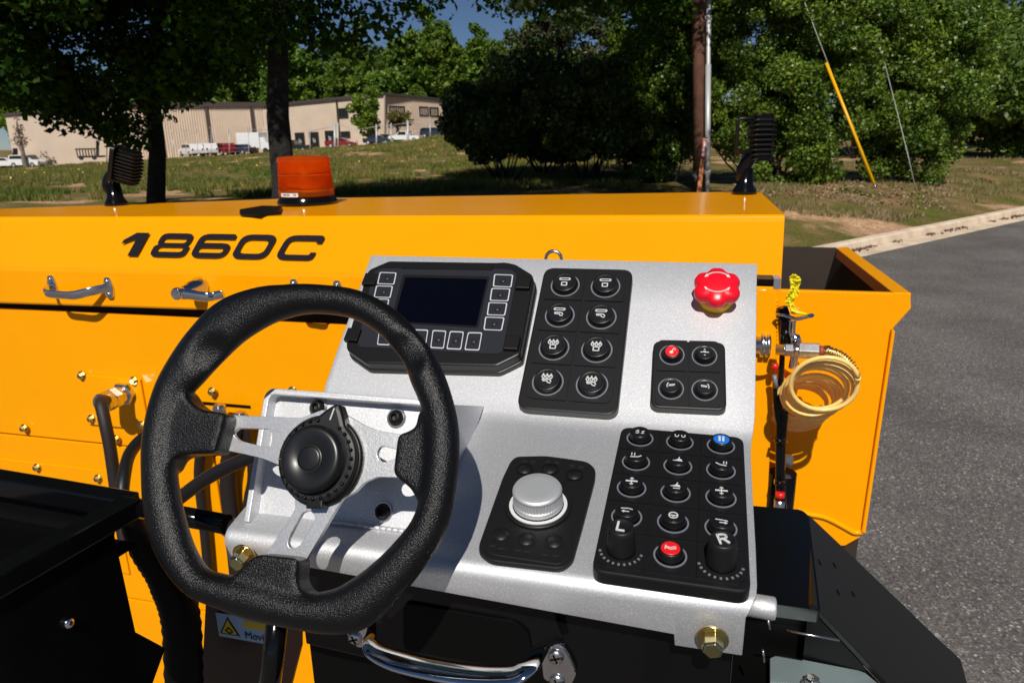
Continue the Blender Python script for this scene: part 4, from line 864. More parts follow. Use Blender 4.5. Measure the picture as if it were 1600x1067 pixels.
def ax_lathe(mb, p, q, prof, n=20, m=0, smooth=True):
    p, q = np.array(p), np.array(q); ez = nrm(q-p); ex = nrm(np.cross([0, 0.2, 1.], ez)); f = Frame(p, ex, np.cross(ez, ex)); L = np.linalg.norm(q-p)
    mb.lathe(f, [(r, t*L) for t, r in prof], n, m, smooth)
p0, p1 = onY(1212, 546, 1.07), onY(1296, 549, 1.06)
mb = MB(); ax_lathe(mb, p0, p1, [(0, .008), (.16, .008), (.165, .0095), (.18, .0095)], 16); mb.build('nipple', M['steel'], cp)
mb = MB(); ax_lathe(mb, p0, p1, [(.18, .0105), (.34, .0105)], 6, smooth=False); mb.build('nut', M['steel'], cp, bevel=.0008)
mb = MB(); ax_lathe(mb, p0, p1, [(.34, .007), (.44, .007)], 16); ax_lathe(mb, p0, p1, [(.44, .013), (.82, .013)], 6, smooth=False); mb.build('hex_body', M['steel'], cp, bevel=.0008)
mb = MB(); ax_lathe(mb, p0, p1, [(.82, .008), (.9, .008)], 16); mb.build('seal', mat('dull red seal', (.35, .05, .02), .5), cp)
mb = MB(); ax_lathe(mb, p0, p1, [(.9, .009), (1.0, .009), (1.05, .006)], 16); mb.build('ferrule', M['gold'], cp)
tp = thing('yellow_tape', onY(1240, 470, 1.08), 'crumpled yellow tape tied round the chrome T-handle', 'tape')
mb = MB(); pts = catmull([onY(1239, 429, 1.068), onY(1243, 440, 1.064), onY(1240, 455, 1.066), onY(1234, 470, 1.068), onY(1238, 482, 1.064), onY(1240, 490, 1.062)], 6); rt = random.Random(4); V = []
wdt = [2, 5, 8, 9, 9.5, 9.5, 9, 9, 8, 8, 8, 8, 8.5, 9, 9, 9, 8, 7, 7, 7, 6, 6, 5, 5, 5, 4, 4, 4, 4, 4, 4]
for i, p in enumerate(pts):
    for k in range(6):
        u = k/5-.5; V.append(p+np.array([u*wdt[i]*2*.0008+rt.uniform(-1, 1)*.0008, rt.uniform(-1, 1)*.003+.004*math.cos(u*7+i*.5), rt.uniform(-1, 1)*.0008]))
mb.add(V, [(i*6+k, i*6+k+1, (i+1)*6+k+1, (i+1)*6+k) for i in range(len(pts)-1) for k in range(5)]); tpo = mb.build('strip', M['tape'], tp); tpm = tpo.modifiers.new('s', 'SOLIDIFY'); tpm.thickness = .0008
mb = MB(); mb.tube(catmull([onY(1236, 484, 1.058), onY(1246, 488, 1.055), onY(1262, 491, 1.056)], 5), [.003, .0045, .004, .003, .004, .0045, .004, .003, .003, .002, .001][:11], 7, flat=.6); mb.build('tail', M['tape'], tp)
th = thing('drain_valve', onY(1240, 490, 1.08), 'chrome lever valve standing behind the air coupling', 'valve')
mb = MB(); mb.tube(catmull([onY(1214, 491, 1.09), onY(1228, 493, 1.08), onY(1246, 498, 1.075), onY(1268, 493, 1.06)], 5), [.004]*6+[.005]*4+[.0065]*6, 8, flat=.5); mb.build('lever', M['chrome'], th)
mb = MB(); mb.tube(catmull([onY(1238, 500, 1.09), onY(1237, 520, 1.09), onY(1243, 532, 1.09), onY(1242, 552, 1.09), onY(1238, 575, 1.09)], 5), [.006]*8+[.009]*6+[.006]*7, 12); mb.build('stem', M['chrome'], th)
mb = MB(); mb.tube([onY(1222, 480, 1.10), onY(1227, 505, 1.10), onY(1228, 545, 1.1)], [.008, .011, .010], 10); mb.build('cap', M['blk'], th)
cabs = [([(1224, 500), (1222, 560), (1218, 640), (1216, 700), (1216, 790)], .0042, 'long straight black cable beside the hopper'), ([(1211, 590), (1213, 640), (1222, 690), (1220, 730), (1212, 800)], .0042, 'black cable with grey sleeve crossing behind the straight one'), ([(1226, 640), (1222, 700), (1221, 750), (1224, 800)], .006, 'thick black cable nearest the hopper plate')]
for pp, r, lab in cabs:
    ct = thing('black_cable', onY(*pp[0], 1.09), lab, 'cable', 'black cables between bulkhead and hopper'); mb = MB(); mb.tube(catmull([onY(a, b2, 1.09) for a, b2 in pp], 6), r, 8); mb.build('sheath', M['blk'], ct)
    if pp[0][0] == 1211: 
        mb = MB(); mb.tube([onY(1210, 586, 1.085), onY(1213, 606, 1.085)], .0035, 8); mb.build('sleeve', M['grey'], ct)
        mb = MB(); mb.tube([onY(1211, 568, 1.085), onY(1211, 577, 1.085)], .0046, 8); mb.build('band', M['red'], ct)
    if pp[0][0] == 1226: mb = MB(); mb.tube([onY(1219, 769, 1.083), onY(1219, 777, 1.083)], .0068, 8); mb.build('band', M['red'], ct); mb = MB(); mb.tube([onY(1218, 780, 1.083), onY(1217, 800, 1.083)], .009, 6); mb.build('connector', M['steel'], ct)
    if pp[0][0] == 1224:
        for yy in (686, 752): mb = MB(); mb.tube([onY(1210, yy, 1.08), onY(1226, yy+3, 1.08)], .0075, 8, flat=.5); mb.build('cable_tie', M['blk'], ct)
mb = MB(); f2 = Frame(onY(1223, 738, 1.12), (1, 0, 0), (0, 1, 0)); mb.lathe(f2, [(.022, -.16), (.022, 0)], 18); mb.build('cylinder', M['blk'], hp)
mb = MB(); q = onY(1228, 715, 1.14); mb.lathe(Frame(q, (1, 0, 0), (0, 0, 1)), [(.011, 0), (.011, .012)], 16); mb.build('pin', M['steel'], hp)
# ---- beacon
bc = onZ(481, 318, zt(-.7)); bt = thing('warning_beacon', bc, 'amber warning beacon with clear ribbed lens standing on the hood', 'beacon')
D_ = math.hypot(*bc[:2]); rb = 41/FPX*float(f_@bc); frb = Frame(bc, (1, 0, 0), (0, 1, 0))
mb = MB(); mb.lathe(frb, [(rb*1.12, 0), (rb*1.12, .006), (rb*1.0, .014), (rb*.97, .02)], 40); mb.build('base', M['blk'], bt)
Hb = 47/FPX*float(f_@bc)*1.0
prof = [(rb*1.03, .018), (rb*1.03, .026)]
nr = 26
for k in range(nr):
    z0 = .03+(Hb-.004)*k/nr; z1 = .03+(Hb-.004)*(k+.5)/nr; q = rb*(1.02-.06*k/nr); prof += [(q, z0), (q*(.955 if k not in (0, 13, 25) else 1.0), z1)]
prof += [(rb*.955, Hb+.03), (rb*.9, Hb+.034), (rb*.6, Hb+.036), (0, Hb+.037)]
mb = MB(); mb.lathe(frb, prof, 48, smooth=False); mb.build('lens', M['amber'], bt)
mb = MB(); mb.lathe(frb, [(rb*.7, .02), (rb*.55, .04), (rb*.2, .045), (rb*.22, Hb*.9), (0, Hb*.92)], 16); mb.build('lamp_core', M['chrome'], bt)
mb = MB(); a0, a1 = -2.13, -1.35
for k in range(8):
    t0 = a0+(a1-a0)*k/8; t1 = a0+(a1-a0)*(k+1)/8; rq = rb*1.04
    mb.add([frb.p(rq*math.cos(t0), rq*math.sin(t0), .0185), frb.p(rq*math.cos(t1), rq*math.sin(t1), .0185), frb.p(rq*math.cos(t1), rq*math.sin(t1), .0265), frb.p(rq*math.cos(t0), rq*math.sin(t0), .0265)], [(0, 1, 2, 3)])
mb.build('label_strip', M['decal'], bt)
mb = MB()
for k in (1.6, 2.2, 2.8, 3.6, 4.2, 6.3, 6.9):
    t0 = a0+(a1-a0)*k/8; t1 = t0+.035; rq = rb*1.046
    mb.add([frb.p(rq*math.cos(t0), rq*math.sin(t0), .021), frb.p(rq*math.cos(t1), rq*math.sin(t1), .021), frb.p(rq*math.cos(t1), rq*math.sin(t1), .0245), frb.p(rq*math.cos(t0), rq*math.sin(t0), .0245)], [(0, 1, 2, 3)])
mb.build('label_print', M['ink'], bt)
# ---- work lamps
def work_lamp(box, post, Yw, tilt, label, handle, face_left, crook):
    (x0, y0, x1, y1) = box; c = onY((x0+x1)/2, (y0+y1)/2, Yw); sc_ = np.linalg.norm(onY(x1, 200, Yw)-onY(x0, 200, Yw))/(x1-x0)
    base = onY(*post, Yw); root = thing('work_lamp', base, label, 'work lamp')
    W, H = (x1-x0)*sc_, (y1-y0)*sc_
    ex = np.array([math.cos(tilt), .25, -math.sin(tilt)]); ez = nrm([math.sin(tilt), 0, math.cos(tilt)]); ex = nrm(ex-ez*(ex@ez)); ey = np.cross(ez, ex); f = Frame(c, ex, ey)  # ez = stack axis
    n = 10
    mb = MB()
    for k in range(n):
        z = -H/2+H*(k+.5)/n; t = abs(k-(n-1)/2)/((n-1)/2); hw = W/2*(1-.16*t**3); dp = W*.5*(1-.2*t**2)
        m2 = MB(); m2.prism(f, rounded(rect(-hw, -dp, hw, dp), W*.22, 4), z-H*.017, z+H*.017); m2.build('cooling_fin', M['blkm'], root, bevel=.0006)
    mb.prism(f, rounded(rect(-W*.36, -W*.4, W*.40, W*.4), W*.2, 4), -H*.47, H*.47); mb.build('housing', M['dark'], root, bevel=.001)
    if face_left:
        mb = MB(); f7 = Frame(f.p(-W*.52, 0, 0), f.ey, f.ez); f7.ez = -f.ex
        mb.prism(f7, rounded(rect(-W*.52, -H*.52, W*.52, H*.52), W*.18, 4), -.004, .006); mb.build('lens_frame', M['blkm'], root, bevel=.001)
        mb = MB(); mb.prism(f7, rounded(rect(-W*.44, -H*.44, W*.44, H*.44), W*.12, 4), .0062, .008); mb.build('lens', glass, root)
    if handle:
        q = [f.p(-W*.4, -W*.3, H*.38), f.p(-W*.98, -W*.3, H*.38), f.p(-W*1.04, -W*.3, H*.30), f.p(-W*1.04, -W*.3, -H*.22), f.p(-W*.98, -W*.3, -H*.29), f.p(-W*.4, -W*.3, -H*.29)]
        mb = MB(); mb.tube(q, .0042, 8); mb.build('handle', M['blkm'], root)
    r = W*.30
    mb = MB(); mb.lathe(Frame(base, (1, 0, 0), (0, 1, 0)), [(r*1.7, -.002), (r*1.6, .004), (r*1.15, .016), (r*.95, .05)], 20)
    mb.build('foot', M['blk'], root)
    low = f.p(-W*.25, 0, -H*.5); mid = [base+np.array([0, 0, .03])]
    for a in crook: mid.append(onY(a[0], a[1], Yw))
    mb = MB(); mb.tube(catmull(mid+[low+np.array([0, 0, .02])], 4), r*.92, 12); mb.build('stem', M['blk'], root)
    return root
work_lamp((1168, 176, 1209, 254), (1163, 301), 1.60, 0.0, 'finned black work lamp on a post at the right end of the hood', True, False, [(1162, 280), (1161, 266)])
work_lamp((186, 238, 216, 284), (182, 319), 1.44, .32, 'finned black work lamp on a crooked stem at the left of the hood', False, True, [(176, 300), (169, 288), (178, 272)])

# ================================================================== OPERATOR STATION (black frame)
K = M['blk']
os_ = thing('operator_station', (-.2, .4, -1.2), 'gloss black operator station frame under the silver console', 'operator station')
pL, pR = onY(-60, 748, .36), onY(355, 819, .36)
mb = MB(); mb.tube([onY(215, 793, .36), pR], .0068, 16); mb.build('cross_tube', K, os_)
a = onY(208, 790, .36); mb = MB(); q = onY(-120, 733, .36); mb.tube([q, a], .0105, 4, square=True, up=(0, 0, 1)); mb.build('side_bar', K, os_, bevel=.0015)
b0, b1 = onZ(207, 790, a[2]+.001), onZ(-160, 995, a[2]+.001); mb = MB(); mb.tube([b0, b1], .0105, 4, square=True, up=(0, 0, 1)); mb.build('side_bar', K, os_, bevel=.0015)
mb = MB(); mb.add([a+np.array([0, 0, -.03]), q+np.array([0, 0, -.03]), b1+np.array([0, 0, -.03])], [(0, 1, 2)]); mb.build('seat_deck', K, os_)
frr = Frame(a+np.array([0, .004, 0]), (1, 0, 0), (0, 0, 1)); mb = MB(); mb.prism(frr, frr.hits([(206, 793), (-120, 735), (-120, 1120), (60, 1120), (172, 830)]), -.002, 0); mb.build('rear_plate', M['dark'], os_)
# hanging black side plate
pn = nrm(np.cross(b1-b0, [0, 0, 1])); frp = Frame(b0, b1-b0, (0, 0, 1))
P = frp.hits([(202, 805), (175, 815), (-60, 950), (-60, 1120), (212, 1120), (252, 1010), (205, 985), (172, 835)])
mb = MB(); mb.prism(frp, [P[1], P[2], P[3], P[4], P[5], P[6], P[7]], -.004, .0); mb.build('side_plate', K, os_)
q = frp.hit(98, 970); mb = MB(); mb.lathe(frp.at(q[0], q[1], .001), [(.0035, 0), (.003, .002), (.001, .0026)], 14); mb.lathe(frp.at(q[0], q[1], -.001), [(.001, -.0065), (.003, -.006), (.0035, -.003)], 14); mb.build('screw', M['chrome'], os_)
# convoluted boot
boot = thing('convoluted_sleeve', onY(230, 830, .5), 'black convoluted sleeve curving down behind the wheel rim', 'sleeve')
pts = catmull([onY(200, 795, .46), onY(222, 850, .47), onY(262, 905, .48), onY(283, 970, .48), onY(288, 1090, .47)], 12)
R_ = [(.008+.009*min(1, i/26))*(1+.07*(i % 2)) for i in range(len(pts))]
mb = MB(); mb.tube(pts, R_, 16); mb.build('sleeve', M['dark'], boot)
# black hoses between body and console
for nm, pp, r, lab in (('black_hose', [(190, 800, .6), (193, 750, .62), (205, 705, .66), (238, 675, .7), (290, 660, .75)], .0075, 'smooth black hose arching left of the wheel rim'), ('black_hose', [(255, 800, .62), (288, 772, .62), (335, 740, .62), (400, 711, .62), (470, 690, .62)], .008, 'black hose rising diagonally behind the left spoke')):
    hs_ = thing(nm, onY(*pp[0][:2], pp[0][2]), lab, 'hose'); mb = MB(); mb.tube(catmull([onY(a, b2, c) for a, b2, c in pp], 8), r, 14); mb.build('tube', M['rubber'], hs_)
# black front box under the console
fx = Frame((0, .362, 0), (1, 0, 0), (0, 0, 1))
P = fx.hits([(470, 850), (1215, 945), (1215, 1160), (660, 1160), (574, 1027), (470, 1004), (330, 972), (345, 900)])
zl = fx.hit(574, 1026)[1]
pts = [(fx.hit(400, 900)[0], -.262), (.068, -.262), (.068, -.45), (fx.hit(470, 1004)[0]+.3, -.45), (fx.hit(470, 1004)[0]+.22, zl-.01), (fx.hit(400, 950)[0], zl)]
hole = rounded(fx.hits([(640, 952), (812, 978), (835, 1000), (838, 1100), (640, 1100)]), .006)
x0 = fx.hit(470, 940)[0]
mb = MB(); mb.prism(fx, [(x0, -.258), (.034, -.258), (.034, -.5), (x0+.16, -.5), (x0+.09, zl-.004), (x0, zl+.002)], -.004, 0); mb.build('front_plate', K, os_, bevel=.001)
hp2 = fx.hits([(632, 938), (806, 968), (828, 985), (832, 1030), (800, 1040), (632, 1012)])
mb = MB(); mb.prism(fx, [rounded([(p[0]*1, p[1]) for p in hp2], .006), ], .0005, .002); mb.build('recess_plate', M['dark'], os_, bevel=.0008)
mb = MB(); mb.box(fx, x0, .034, -.5, -.27, -.12, -.0045); mb.build('inner_box', M['dark'], os_)
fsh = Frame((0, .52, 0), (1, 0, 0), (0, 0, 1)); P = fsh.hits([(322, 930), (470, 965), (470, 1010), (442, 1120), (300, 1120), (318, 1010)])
mb = MB(); mb.prism(fsh, P, -.004, 0); shp = mb.build('shroud_panel', mat('dark red brown paint', (.012, .004, .002), .35), os_)  # added panel; its brown paints in the shade on the orange body
# ---- warning decal
mb = MB(); P = [fsh.hit(339, 955), fsh.hit(372, 968), fsh.hit(381, 1000), fsh.hit(352, 992)]
pd = MB(); x0, z1 = fsh.hit(338, 955); x1, z0 = fsh.hit(380, 998); x2 = fsh.hit(440, 990)[0]
dec = thing('warning_decal', onY(372, 978, .519), 'blue and white warning sticker with yellow triangle under the wheel rim', 'sticker')
fd = fsh.at(0, 0, .0008)
pd.prism(fd, [(x0, z0), (x2, z0), (x2, z1), (x0, z1)], 0, .0006); pd.build('backing', M['decalb'], dec)
pd = MB(); cx = (x0+x1)/2; s_ = (z1-z0)*.44; cz = (z0+z1)/2
pd.prism(fd, [(cx-s_*.95, cz-s_*.8), (cx+s_*.95, cz-s_*.8), (cx, cz+s_*.9)], .0006, .001); pd.build('triangle', M['ink'], dec)
pd = MB(); pd.prism(fd, [(cx-s_*.72, cz-s_*.68), (cx+s_*.72, cz-s_*.68), (cx, cz+s_*.65)], .001, .0014); pd.build('triangle', M['decaly'], dec)
pd = MB(); pd.ribbon(fd, [(cx-.004, cz-.005), (cx, cz-.001), (cx+.004, cz-.005), (cx+.001, cz-.008), (cx-.004, cz-.005)], .0015, .0014, .0018); pd.build('hand_symbol', M['ink'], dec)
pd = MB(); pd.prism(fd, [(x1+.004, cz+.002), (x2-.004, cz+.002), (x2-.004, z1-.004), (x1+.004, z1-.004)], .0006, .001); pd.build('header', M['decaly'], dec)
text_obj('Moving', .0115, fd, x1+.004, z0+(cz-z0)*.5, .0012, M['ink'], 'lettering', dec, .0002, align='LEFT')
# post
mb = MB(); mb.tube([onY(438, 930, .41), onY(418, 1100, .38)], .0085, 14); mb.build('post', K, os_)
# sun shade cover right: horizontal glossy cover + sloped plate
zc = -.31; fcv = Frame((0, 0, zc), (1, 0, 0), (0, 1, 0))
P = fcv.hits([(1130, 786), (1253, 796), (1264, 806), (1282, 953), (1214, 944), (1130, 932)])
mb = MB(); mb.prism(fcv, rounded(P, [0, .004, .004, .002, 0, 0]), -.01, 0); mb.build('top_cover', K, os_, bevel=.0015)
pe0, pe1 = np.array(onZ(1264, 804, zc-.002)), np.array(onZ(1283, 955, zc-.002)); slope = nrm([.72, 0, -.69]); frs = Frame(pe0, pe1-pe0, slope)
if frs.ez[2] < 0: frs.ez = -frs.ez
P = frs.hits([(1264, 804), (1316, 855), (1395, 933), (1470, 1008), (1506, 1042), (1520, 1085), (1400, 1085), (1353, 1032), (1283, 955)])
mb = MB(); mb.prism(frs, P, -.004, 0); sp_ = mb.build('sloped_plate', M['blkm'], os_, bevel=.0006)
for a, b2 in ((1286, 884), (1308, 888), (1317, 934), (1339, 936)):
    q = frs.hit(a, b2); e = frs.hit(a+4, b2+8); mb = MB(); d = (e-q)*.5; n_ = np.array([-d[1], d[0]])*.35
    mb.prism(frs, [tuple(q-d-n_), tuple(q+d-n_), tuple(q+d+n_), tuple(q-d+n_)], .0001, .0006); mb.build('slot', M['dark'], sp_)
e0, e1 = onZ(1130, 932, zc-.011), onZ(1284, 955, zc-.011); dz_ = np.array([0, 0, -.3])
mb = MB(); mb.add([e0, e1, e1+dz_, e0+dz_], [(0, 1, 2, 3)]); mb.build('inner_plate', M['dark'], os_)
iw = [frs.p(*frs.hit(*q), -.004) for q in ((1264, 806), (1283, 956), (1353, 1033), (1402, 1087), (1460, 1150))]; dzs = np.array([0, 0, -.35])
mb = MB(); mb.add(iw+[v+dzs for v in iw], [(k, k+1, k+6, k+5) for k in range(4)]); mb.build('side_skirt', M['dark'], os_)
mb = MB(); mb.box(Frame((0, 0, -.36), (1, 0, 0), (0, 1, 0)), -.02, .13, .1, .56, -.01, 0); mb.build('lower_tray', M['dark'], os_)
mb = MB(); mb.tube([onY(1229, 985, .385), onY(1312, 1000, .385)], .0008, 6); mb.tube([onY(1200, 968, .385), onY(1202, 982, .385)], .001, 6); mb.tube([onY(1192, 1015, .385), onY(1193, 1033, .385)], .001, 6); mb.build('chipped_edge', M['steel'], os_)
# zinc bracket
fzn = Frame((0, 0, -.350), (1, 0, 0), (0, 1, 0))
P = fzn.hits([(1203, 1027), (1216, 1022), (1340, 1046), (1352, 1050), (1400, 1090), (1400, 1130), (1203, 1130)])
zb = thing('zinc_bracket', fzn.p(P[0][0], P[0][1], 0), 'greenish zinc plate with a screw at the bottom right corner', 'bracket')
mb = MB(); mb.prism(fzn, P, -.003, 0); mb.build('plate', M['zinc'], zb, bevel=.0006)
q = fzn.hit(1268, 1072); hexbolt(fzn, q[0], q[1], .0045, .007, 'screw', [M['steel'], M['steel']], zb)
# chrome foreground handle
CH = M['chrome']
hd = thing('chrome_handle', onY(720, 1030, .34), 'chrome grab handle on the black box below the console', 'handle')
pp = [(592, 952, .352), (584, 966, .34), (580, 990, .325), (578, 1004, .318), (592, 1020, .312), (640, 1037, .308), (720, 1052, .306), (790, 1056, .306), (820, 1044, .31), (838, 1022, .325), (850, 1008, .34), (868, 1002, .352), (880, 1004, .358)]
path = catmull([onY(a, b2, c) for a, b2, c in pp], 6); nP = len(path)
R_ = [.0022+.0050*min(1, max(0, (i-6)/22)) if i < nP-24 else .0022+.005*max(0.08, (nP-1-i)/24) for i in range(nP)]
mb = MB(); mb.tube(path, R_, 16, flat=.38, up=(0, -.6, 1)); mb.build('bar', CH, hd)
fxh = fx.at(0, 0, .001)
mb = MB(); P = fxh.hits([(541, 978), (580, 962), (578, 1008), (560, 1008), (548, 998)]); mb.prism(fxh, rounded(P, .002), 0, .002, chamfer=.0006); mb.build('mount_plate', CH, hd)
mb = MB(); P = fxh.hits([(846, 1012), (862, 1000), (880, 1002), (893, 1022), (903, 1045), (895, 1064), (880, 1068), (850, 1056)]); mb.prism(fxh, rounded(P, .003), 0, .003, chamfer=.001); mb.build('mount_plate', CH, hd)
for a, b2 in ((557, 993), (870, 1020), (872, 1058)):
    q = fxh.hit(a, b2); f4 = fxh.at(q[0], q[1], .003 if a > 600 else .002); mb = MB(); mb.lathe(f4, [(.0052, 0), (.0048, .0015), (.003, .0024), (.0, .0026)], 18)
    mb.ribbon(f4.turn(.4), [(-.0028, 0), (.0028, 0)], .001, .0024, .0029, 1); mb.ribbon(f4.turn(.4), [(0, -.0028), (0, .0028)], .001, .0024, .0029, 1); mb.build('screw', [M['steel'], M['dark']], hd)

# ================================================================== CONSOLE
SV = M['silver']
cn = thing('control_console', (-.12, .49, -.30), 'silver speckled operator control console with black keypads', 'control console')
tu, tlw, tb = math.radians(38.2), math.radians(11.4), math.radians(60.5)
FU = Frame((-.3, .493, -.2112), (1, 0, 0), (0, math.cos(tu), math.sin(tu)))
FL = Frame((-.3, .493, -.2112), (1, 0, 0), (0, math.cos(tlw), math.sin(tlw)))
# bent sheet
prof = []   # (y, z, xl, xr)
tl0, tr0 = FU.hit(578, 402), FU.hit(1183, 409); top_s = (tl0[1]+tr0[1])/2
def up_pt(s): return FU.p(0, s)[1:]
def lo_pt(s): return FL.p(0, -s)[1:]
y_, z_ = up_pt(top_s); prof += [(y_+.004, z_-.012), (y_+.0035, z_-.002), (y_, z_)]
for s in (.12, .06, .018, .007): prof.append(tuple(up_pt(s)))
prof.append(tuple((up_pt(.003)+lo_pt(.003))/2))
sb = FL.hit(1168, 938)[1]; S_b = -sb
for s in (.007, .018, .06, .11, S_b-.012, S_b-.004): prof.append(tuple(lo_pt(s)))
c_s = lo_pt(S_b-.004); R_b = .009; a_s = tlw; a_e = math.radians(95)
cy, cz = c_s[0]+math.sin(a_s)*R_b, c_s[1]-math.cos(a_s)*R_b
for k in range(1, 7):
    a = a_s+(a_e-a_s)*k/6; prof.append((cy-math.sin(a)*R_b, cz+math.cos(a)*R_b))
ly, lz = prof[-1]; nb = len(prof)
XLs = [-.3035, -.3035, -.3035]; 
def xl_of(i): return np.interp(i, [0, 2, 7, 9, nb-1], [-.3035, -.3035, -.2945, -.286, -.284])
def xr_of(i): return np.interp(i, [0, 2, 7, nb-1], [.0529, .0529, .0474, .0370])
flp = Frame((0, ly, lz), (1, 0, 0), (0, -math.cos(a_e), -math.sin(a_e)))   # ey down the lip
def lipz(px, py): return flp.hit(px, py)
main_a, main_b = lipz(481, 886), lipz(1000, 981); tabR = lipz(1160, 1024); tabn = lipz(1056, 992); tabL = lipz(372, 884)
xsq = [0, .012, .054, .056, .3, .7, .8855, .8875, 1.0]
def xq(i, t):
    l, r = xl_of(i), xr_of(i); return l+(r-l)*t
V = []; nc = len(xsq)
for i, (a, b2) in enumerate(prof):
    for t in xsq: V.append((xq(i, t), a, b2))
L_r = xr_of(nb-1); L_l = xl_of(nb-1)
def lipdepth(x, t):
    if t <= .055: return max(tabL[1], .012)
    if t < .887: return main_a[1]+(main_b[1]-main_a[1])*(x-main_a[0])/(main_b[0]-main_a[0])
    return tabR[1]
for j, t in enumerate(xsq):
    x = xq(nb-1, t); d = max(lipdepth(x, t), .003); p = flp.p(x, d); V.append(tuple(p))
F = [(i*nc+j, i*nc+j+1, (i+1)*nc+j+1, (i+1)*nc+j) for i in range(nb) for j in range(nc-1)]
mb = MB(); mb.add(V, F, 0, True); panel = mb.build('panel', SV, cn)
so_ = panel.modifiers.new('solid', 'SOLIDIFY'); so_.thickness = .0028; so_.offset = 1 
es = panel.modifiers.new('bev', 'BEVEL'); es.width = .0005; es.segments = 2; es.limit_method = 'ANGLE'; es.angle_limit = math.radians(60)
# bracket tray for steering wheel
wy = .3637; wz = -.2373
FB = Frame((0, wy, wz), (1, 0, 0), (0, math.cos(tb), math.sin(tb)))
bl, btl, btr = FB.hit(398, 803), FB.hit(428, 613), FB.hit(660, 628)
xr_b = -.158; yt = (btl[1]+btr[1])/2
P = [(bl[0], -.004), (xr_b, -.004), (xr_b, yt), (btl[0], yt)]
mb = MB(); mb.prism(FB, rounded(P, [0, 0, .002, .008]), -.003, 0); mb.build('wheel_bracket', SV, cn, bevel=.0008)
# raised flanges
mb = MB(); ol = rounded([(bl[0]-.001, -.006), (btl[0]-.001, yt+.001), (xr_b, yt+.001), (xr_b, yt-.003), (btl[0]+.003, yt-.003), (bl[0]+.003, -.006)], [0, .009, 0, 0, .006, 0], 5)
mb.prism(FB, ol, -.003, .010); mb.build('bracket_flange', SV, cn, bevel=.0008)
mb = MB(); g = [(FB.p(xr_b, yt)), (FB.p(xr_b, -.004)), (xr_b, .43, -.2245), (xr_b, .475, -.2155), (xr_b, .50, -.2045)]
g = [np.array(v, float) for v in g]; mb.add(g+[v+np.array([.003, 0, 0]) for v in g], [(4, 3, 2, 1, 0), (5, 6, 7, 8, 9)]+[(i, (i+1) % 5, (i+1) % 5+5, i+5) for i in range(5)]); mb.build('bracket_gusset', SV, cn, bevel=.0005)
mb = MB()
for k in range(15): x = -.178+(-.168+.178)*0+(-.235-(-.178))*k/14; mb.ball((x+.012, wy-.001, wz+.001), .0025, sc3=(1.4, .8, .5), n=8)
mb.build('weld_bead', SV, cn)
# silver bar ends
for nm, pxa, pxb, y in (('bar_end', (1150, 941), (1212, 951), .372), ('bar_end', (352, 822), (385, 829), .372)):
    p, q = onY(*pxa, y), onY(*pxb, y); r = .0066; mb = MB(); L = np.linalg.norm(q-p); ez = nrm(q-p)
    if nm and pxa[0] < 600: p, q = q, p; ez = -ez
    ex = nrm(np.cross([0, 0, 1.], ez)); f = Frame(p, ex, np.cross(ez, ex)); mb.lathe(f, [(r, 0), (r, L-.0012), (r*.92, L-.0003), (r*.75, L)], 20); mb.build(nm, SV, cn)
# gold bolts on lip
for q, r in ((lipz(1113, 990), .0055), (lipz(387, 862), .0052)):
    f2 = Frame(flp.p(q[0], q[1]), (1, 0, 0), -flp.ey); f2.ez = np.cross(f2.ex, f2.ey)
    if f2.ez[1] > 0: f2.ez = -f2.ez
    hexbolt(f2.at(0, 0, .003), 0, 0, r, .010, 'bolt', [M['gold'], M['gold']], cn)
# socket screws on bracket
for a, b2 in ((620, 653), (599, 799), (498, 637)):
    q = FB.hit(a, b2); hexbolt(FB, q[0], q[1], .0042, .005, 'socket_screw', [M['steel'], M['blkm']], cn, sock=True)

